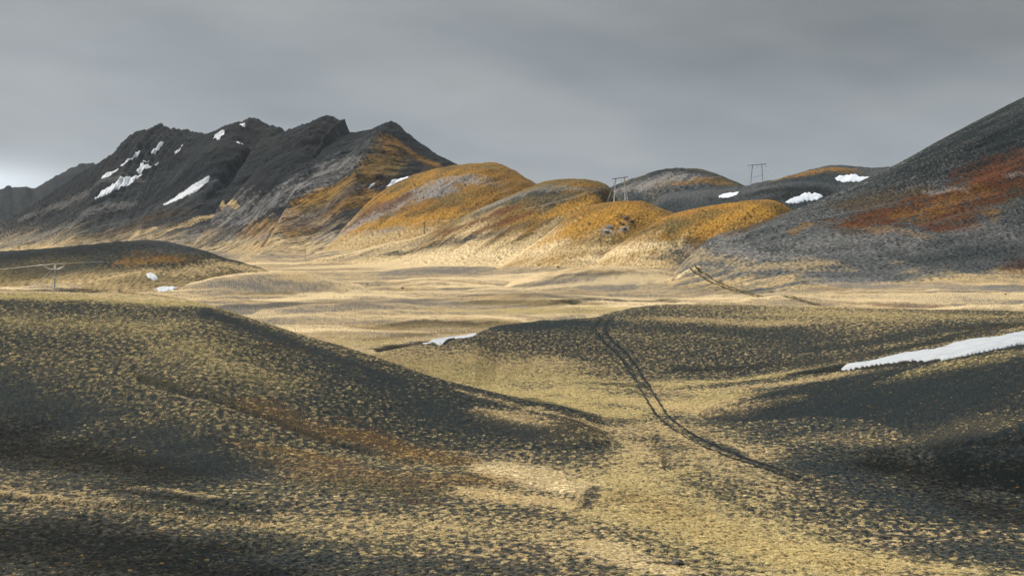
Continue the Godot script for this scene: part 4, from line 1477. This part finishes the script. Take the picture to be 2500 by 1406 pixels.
func power_line() -> void:
	var wood := plain_mat(Vector3(.52, .54, .54), .8)
	var grey := plain_mat(Vector3(.20, .21, .215), .8)
	var dark := plain_mat(Vector3(.06, .062, .065), .85)
	var glass := plain_mat(Vector3(.55, .57, .58), .4)
	var steel := plain_mat(Vector3(.34, .36, .36), .5, .4)
	var green := plain_mat(Vector3(.24, .30, .29), .7)
	var brown := plain_mat(Vector3(.10, .085, .075), .9)
	var al := plain_mat(Vector3(.5, .5, .48), .45, .3)
	var p1 := h_pylon("nearer white two legged pylon standing on the golden knob", 741.0, [[1499, 1504, 436], [1527, 1525, 434]], [1495.5, 437, 1533.5, 432], .56, [[0, 1484, -1.5], [0, 1481, -3.0], [1, 1487, -1.0], [1, 1533, -2.0]], 1.9, [wood, dark, glass, steel])
	var p2 := h_pylon("farther grey two legged pylon against the sky on the saddle", 940.0, [[1833, 1838, 404], [1863, 1861, 401.5]], [1828, 404, 1871.5, 399.8], .40, [], 2.6, [grey, dark, grey, steel])
	# pole with strain arms at left
	var d := 480.0
	var root := Node3D.new()
	root.name = numbered("utility_pole")
	var base := ground((131.0 - CU) / F, d)
	root.position = base
	add_child(root)
	tag(root, "grey green single pole with guy wires standing before the small dark hill", "utility pole", "poles of the power line")
	var top := spot(132.5, 643.5, d) - base
	rod(root, "post", [Vector3(0, -.5, 0), top], .34, .24, green, 10)
	rod(root, "sleeve", [top - Vector3(0, 1.7, 0), top + Vector3(0, .15, 0)], .33, .33, glass, 10)
	rod(root, "foot_sleeve", [top * .52, top * .49], .36, .36, glass, 10)
	beam(root, "crossarm", top + Vector3(-.2, -.1, -2.2), top + Vector3(.2, -.1, 2.2), .2, .22, steel)
	var ends: Array = []
	for k in [-1.0, 0.0, 1.0]:
		var zz: float = k * 1.9
		var la := spot(106 + k * 1.0, 646.5, d) - base + Vector3(0, 0, zz)
		var lb := spot(158 + k * 1.5, 643, d) - base + Vector3(0, 0, zz)
		var mid := top + Vector3(0, -.05, zz)
		rod(root, "insulator", [mid, la], .07, .06, glass)
		rod(root, "insulator", [mid, lb], .07, .06, glass)
		var loop: Array = []
		for i in 13:
			var t := float(i) / 12
			var q := la.lerp(lb, t)
			q.y -= 1.75 * pow(1.0 - pow(absf(2.0 * t - 1.0), 2.6), .8)
			loop.append(q)
		rod(root, "jumper_cable", loop, .05, .05, al, 5)
		ends.append([base + la, base + lb])
	rod(root, "guy_wire", [top * .86, ground((62.0 - CU) / F, d - 3.0) - base], .05, .05, steel, 4)
	rod(root, "guy_wire", [top * .84, ground((182.0 - CU) / F, d + 8.0) - base], .05, .05, steel, 4)
	# single poles farther along the line
	var tips: Array = []
	for q in [[1035.5, 541.0, 880.0, "dark single pole with pale band on the straw spur below the ochre hill", .26], [744.5, 605.0, 850.0, "thin dark pole at the far edge of the straw flat, left of the spur", .11]]:
		var po := Node3D.new()
		po.name = numbered("utility_pole")
		var bs := ground((q[0] - CU) / F, q[2])
		po.position = bs
		add_child(po)
		tag(po, q[3], "utility pole", "poles of the power line")
		var tp: Vector3 = spot(q[0], q[1], q[2]) - bs
		rod(po, "post", [Vector3(0, -.5, 0), tp], q[4] * 1.15, q[4] * .9, brown, 8)
		rod(po, "insulator", [tp, tp + Vector3(0, .8, 0)], .14, .1, dark)
		beam(po, "crossarm", tp + Vector3(-.3, -.5, -1.6), tp + Vector3(.3, -.5, 1.6), .16, .2, dark)
		rod(po, "insulator", [tp + Vector3(-.25, -.5, -1.4), tp + Vector3(-.25, .1, -1.4)], .1, .08, glass)
		rod(po, "insulator", [tp + Vector3(.25, -.5, 1.4), tp + Vector3(.25, .1, 1.4)], .1, .08, glass)
		tips.append([bs + tp + Vector3(-.25, .1, -1.4), bs + tp + Vector3(0, .8, 0), bs + tp + Vector3(.25, .1, 1.4)])
	# double pole
	var hp := Node3D.new()
	hp.name = numbered("utility_pole")
	var hb := ground((44.0 - CU) / F, 860.0)
	hp.position = hb
	add_child(hp)
	tag(hp, "dark double pole at the far left, rising behind the small hill", "utility pole", "poles of the power line")
	for u in [42.2, 46.6]:
		var f := ground((u - CU) / F, 860.0)
		rod(hp, "post", [f - hb - Vector3(0, .5, 0), spot(u, 602, 860.0) - hb], .2, .16, brown, 8)
	beam(hp, "crossarm", spot(40.5, 602.3, 860.0) - hb + Vector3(0, 0, -.25), spot(48.3, 602, 860.0) - hb + Vector3(0, 0, -.25), .16, .3, brown)
	# wires
	var word := ["left", "middle", "right"]
	var past := [spot(1950, 472, 1200), spot(1965, 470, 1205), spot(1985, 466, 1210)]
	for k in 3:
		wire("%s wire from the nearer pylon to the farther pylon" % word[k], p1[k], p2[k], 3.0, al, .02)
		wire("%s wire from the farther pylon down behind the skyline" % word[k], p2[k], past[k], 2.0, al, .02)
		wire("%s wire from the nearer pylon down to the pole on the spur" % word[k], tips[0][k], p1[k], 5.0, al, .02)
		wire("%s wire between the pole on the spur and the thin far pole" % word[k], tips[1][k], tips[0][k], 3.0, al, .016)
		wire("%s wire from the single pole by the small hill towards the far pole" % word[k], ends[k][1], tips[1][k], 1.0, al, .024)
		wire("%s wire leaving the picture left of the single pole" % word[k], ends[k][0], spot(-420, 690 + k * 1.0, 470.0 + k * 2.0), 0.4, al, .024)


# ------------------------------------------------------------------ rocks
func rock_mesh(sd: int, flat: float) -> ArrayMesh:
	var st := SurfaceTool.new()
	st.begin(Mesh.PRIMITIVE_TRIANGLES)
	var n := 10
	var m := 6
	var rn := FastNoiseLite.new()
	rn.seed = sd
	rn.frequency = 1.1
	var grid: Array = []
	for j in m + 1:
		var row: Array = []
		for i in n:
			var a := TAU * i / n
			var b := PI * j / m
			var p := Vector3(cos(a) * sin(b), cos(b) * flat, sin(a) * sin(b))
			p *= 1.0 + .55 * rn.get_noise_3dv(p * 1.0) + .25 * rn.get_noise_3dv(p * 2.7)
			row.append(p)
		grid.append(row)
	for j in m:
		for i in n:
			var k := (i + 1) % n
			for q in [grid[j][i], grid[j][k], grid[j + 1][i], grid[j][k], grid[j + 1][k], grid[j + 1][i]]:
				st.set_smooth_group(-1)
				st.add_vertex(q)
	st.generate_normals()
	return st.commit()


func rocks() -> void:
	var mats := [plain_mat(Vector3(.06, .052, .045)), plain_mat(Vector3(.26, .23, .21)), plain_mat(Vector3(.13, .085, .045))]
	var list := [
		[1529, 534, 8, .6, 2, 500, "brown boulder topmost in the rock cluster on the golden knob"],
		[1543, 541, 6, .6, 0, 500, "dark boulder right of the topmost one on the golden knob"],
		[1521, 548, 5, .6, 0, 500, "small dark boulder lowest in the rock cluster on the knob"],
		[1489, 556, 8, .8, 1, 500, "pale leaning rock on the lower face of the golden knob"],
		[1480, 566, 9, .5, 1, 500, "pale flat rock below the leaning rock on the knob"],
		[1526, 560, 6, .6, 0, 500, "dark rock right of the two pale rocks on the knob"],
		[1438, 547, 4, .6, 2, 500, "brown rock at the left shoulder of the golden knob"],
		[1597, 556, 4, .6, 0, 500, "dark rock in the ravine right of the golden knob"],
		[976, 988, 5, .6, 0, 100, "black stone on the brow of the left foreground hill"],
		[631, 1249, 7, .35, 1, 75, "pale stone in the eroded bank of the left foreground"],
		[982, 704, 4, .6, 0, 300, "dark stone on the far straw floor"],
		[896, 694, 4, .5, 1, 300, "pale stone on the straw floor left of the dark stone"],
		[1362, 653, 4, .6, 0, 300, "dark stone at the foot of the straw slope below the knob"],
		[2457, 719, 3, .7, 0, 300, "black stone on the yellow strip under the right slope"],
		[2040, 876, 3, .7, 1, 160, "white stone on the dark slope beyond the snow bank"],
		[1656, 1376, 17, .45, 0, 70, "dark rock in the pale grass at the bottom edge"]]
	var k := 0
	for q in list:
		var g := meet(q[0], q[1], q[5])
		if g.y < 0.0:
			continue
		var o := node_of("rock", rock_mesh(200 + k, q[3]), mats[q[4]])
		var r: float = q[2] * g.y / F
		o.position = Vector3(g.x * g.y, g.z + r * .15, -g.y)
		o.scale = Vector3(r, r, r)
		o.rotation.y = k * 1.7
		tag(o, q[6], "rock", "loose rocks on the slopes")
		k += 1
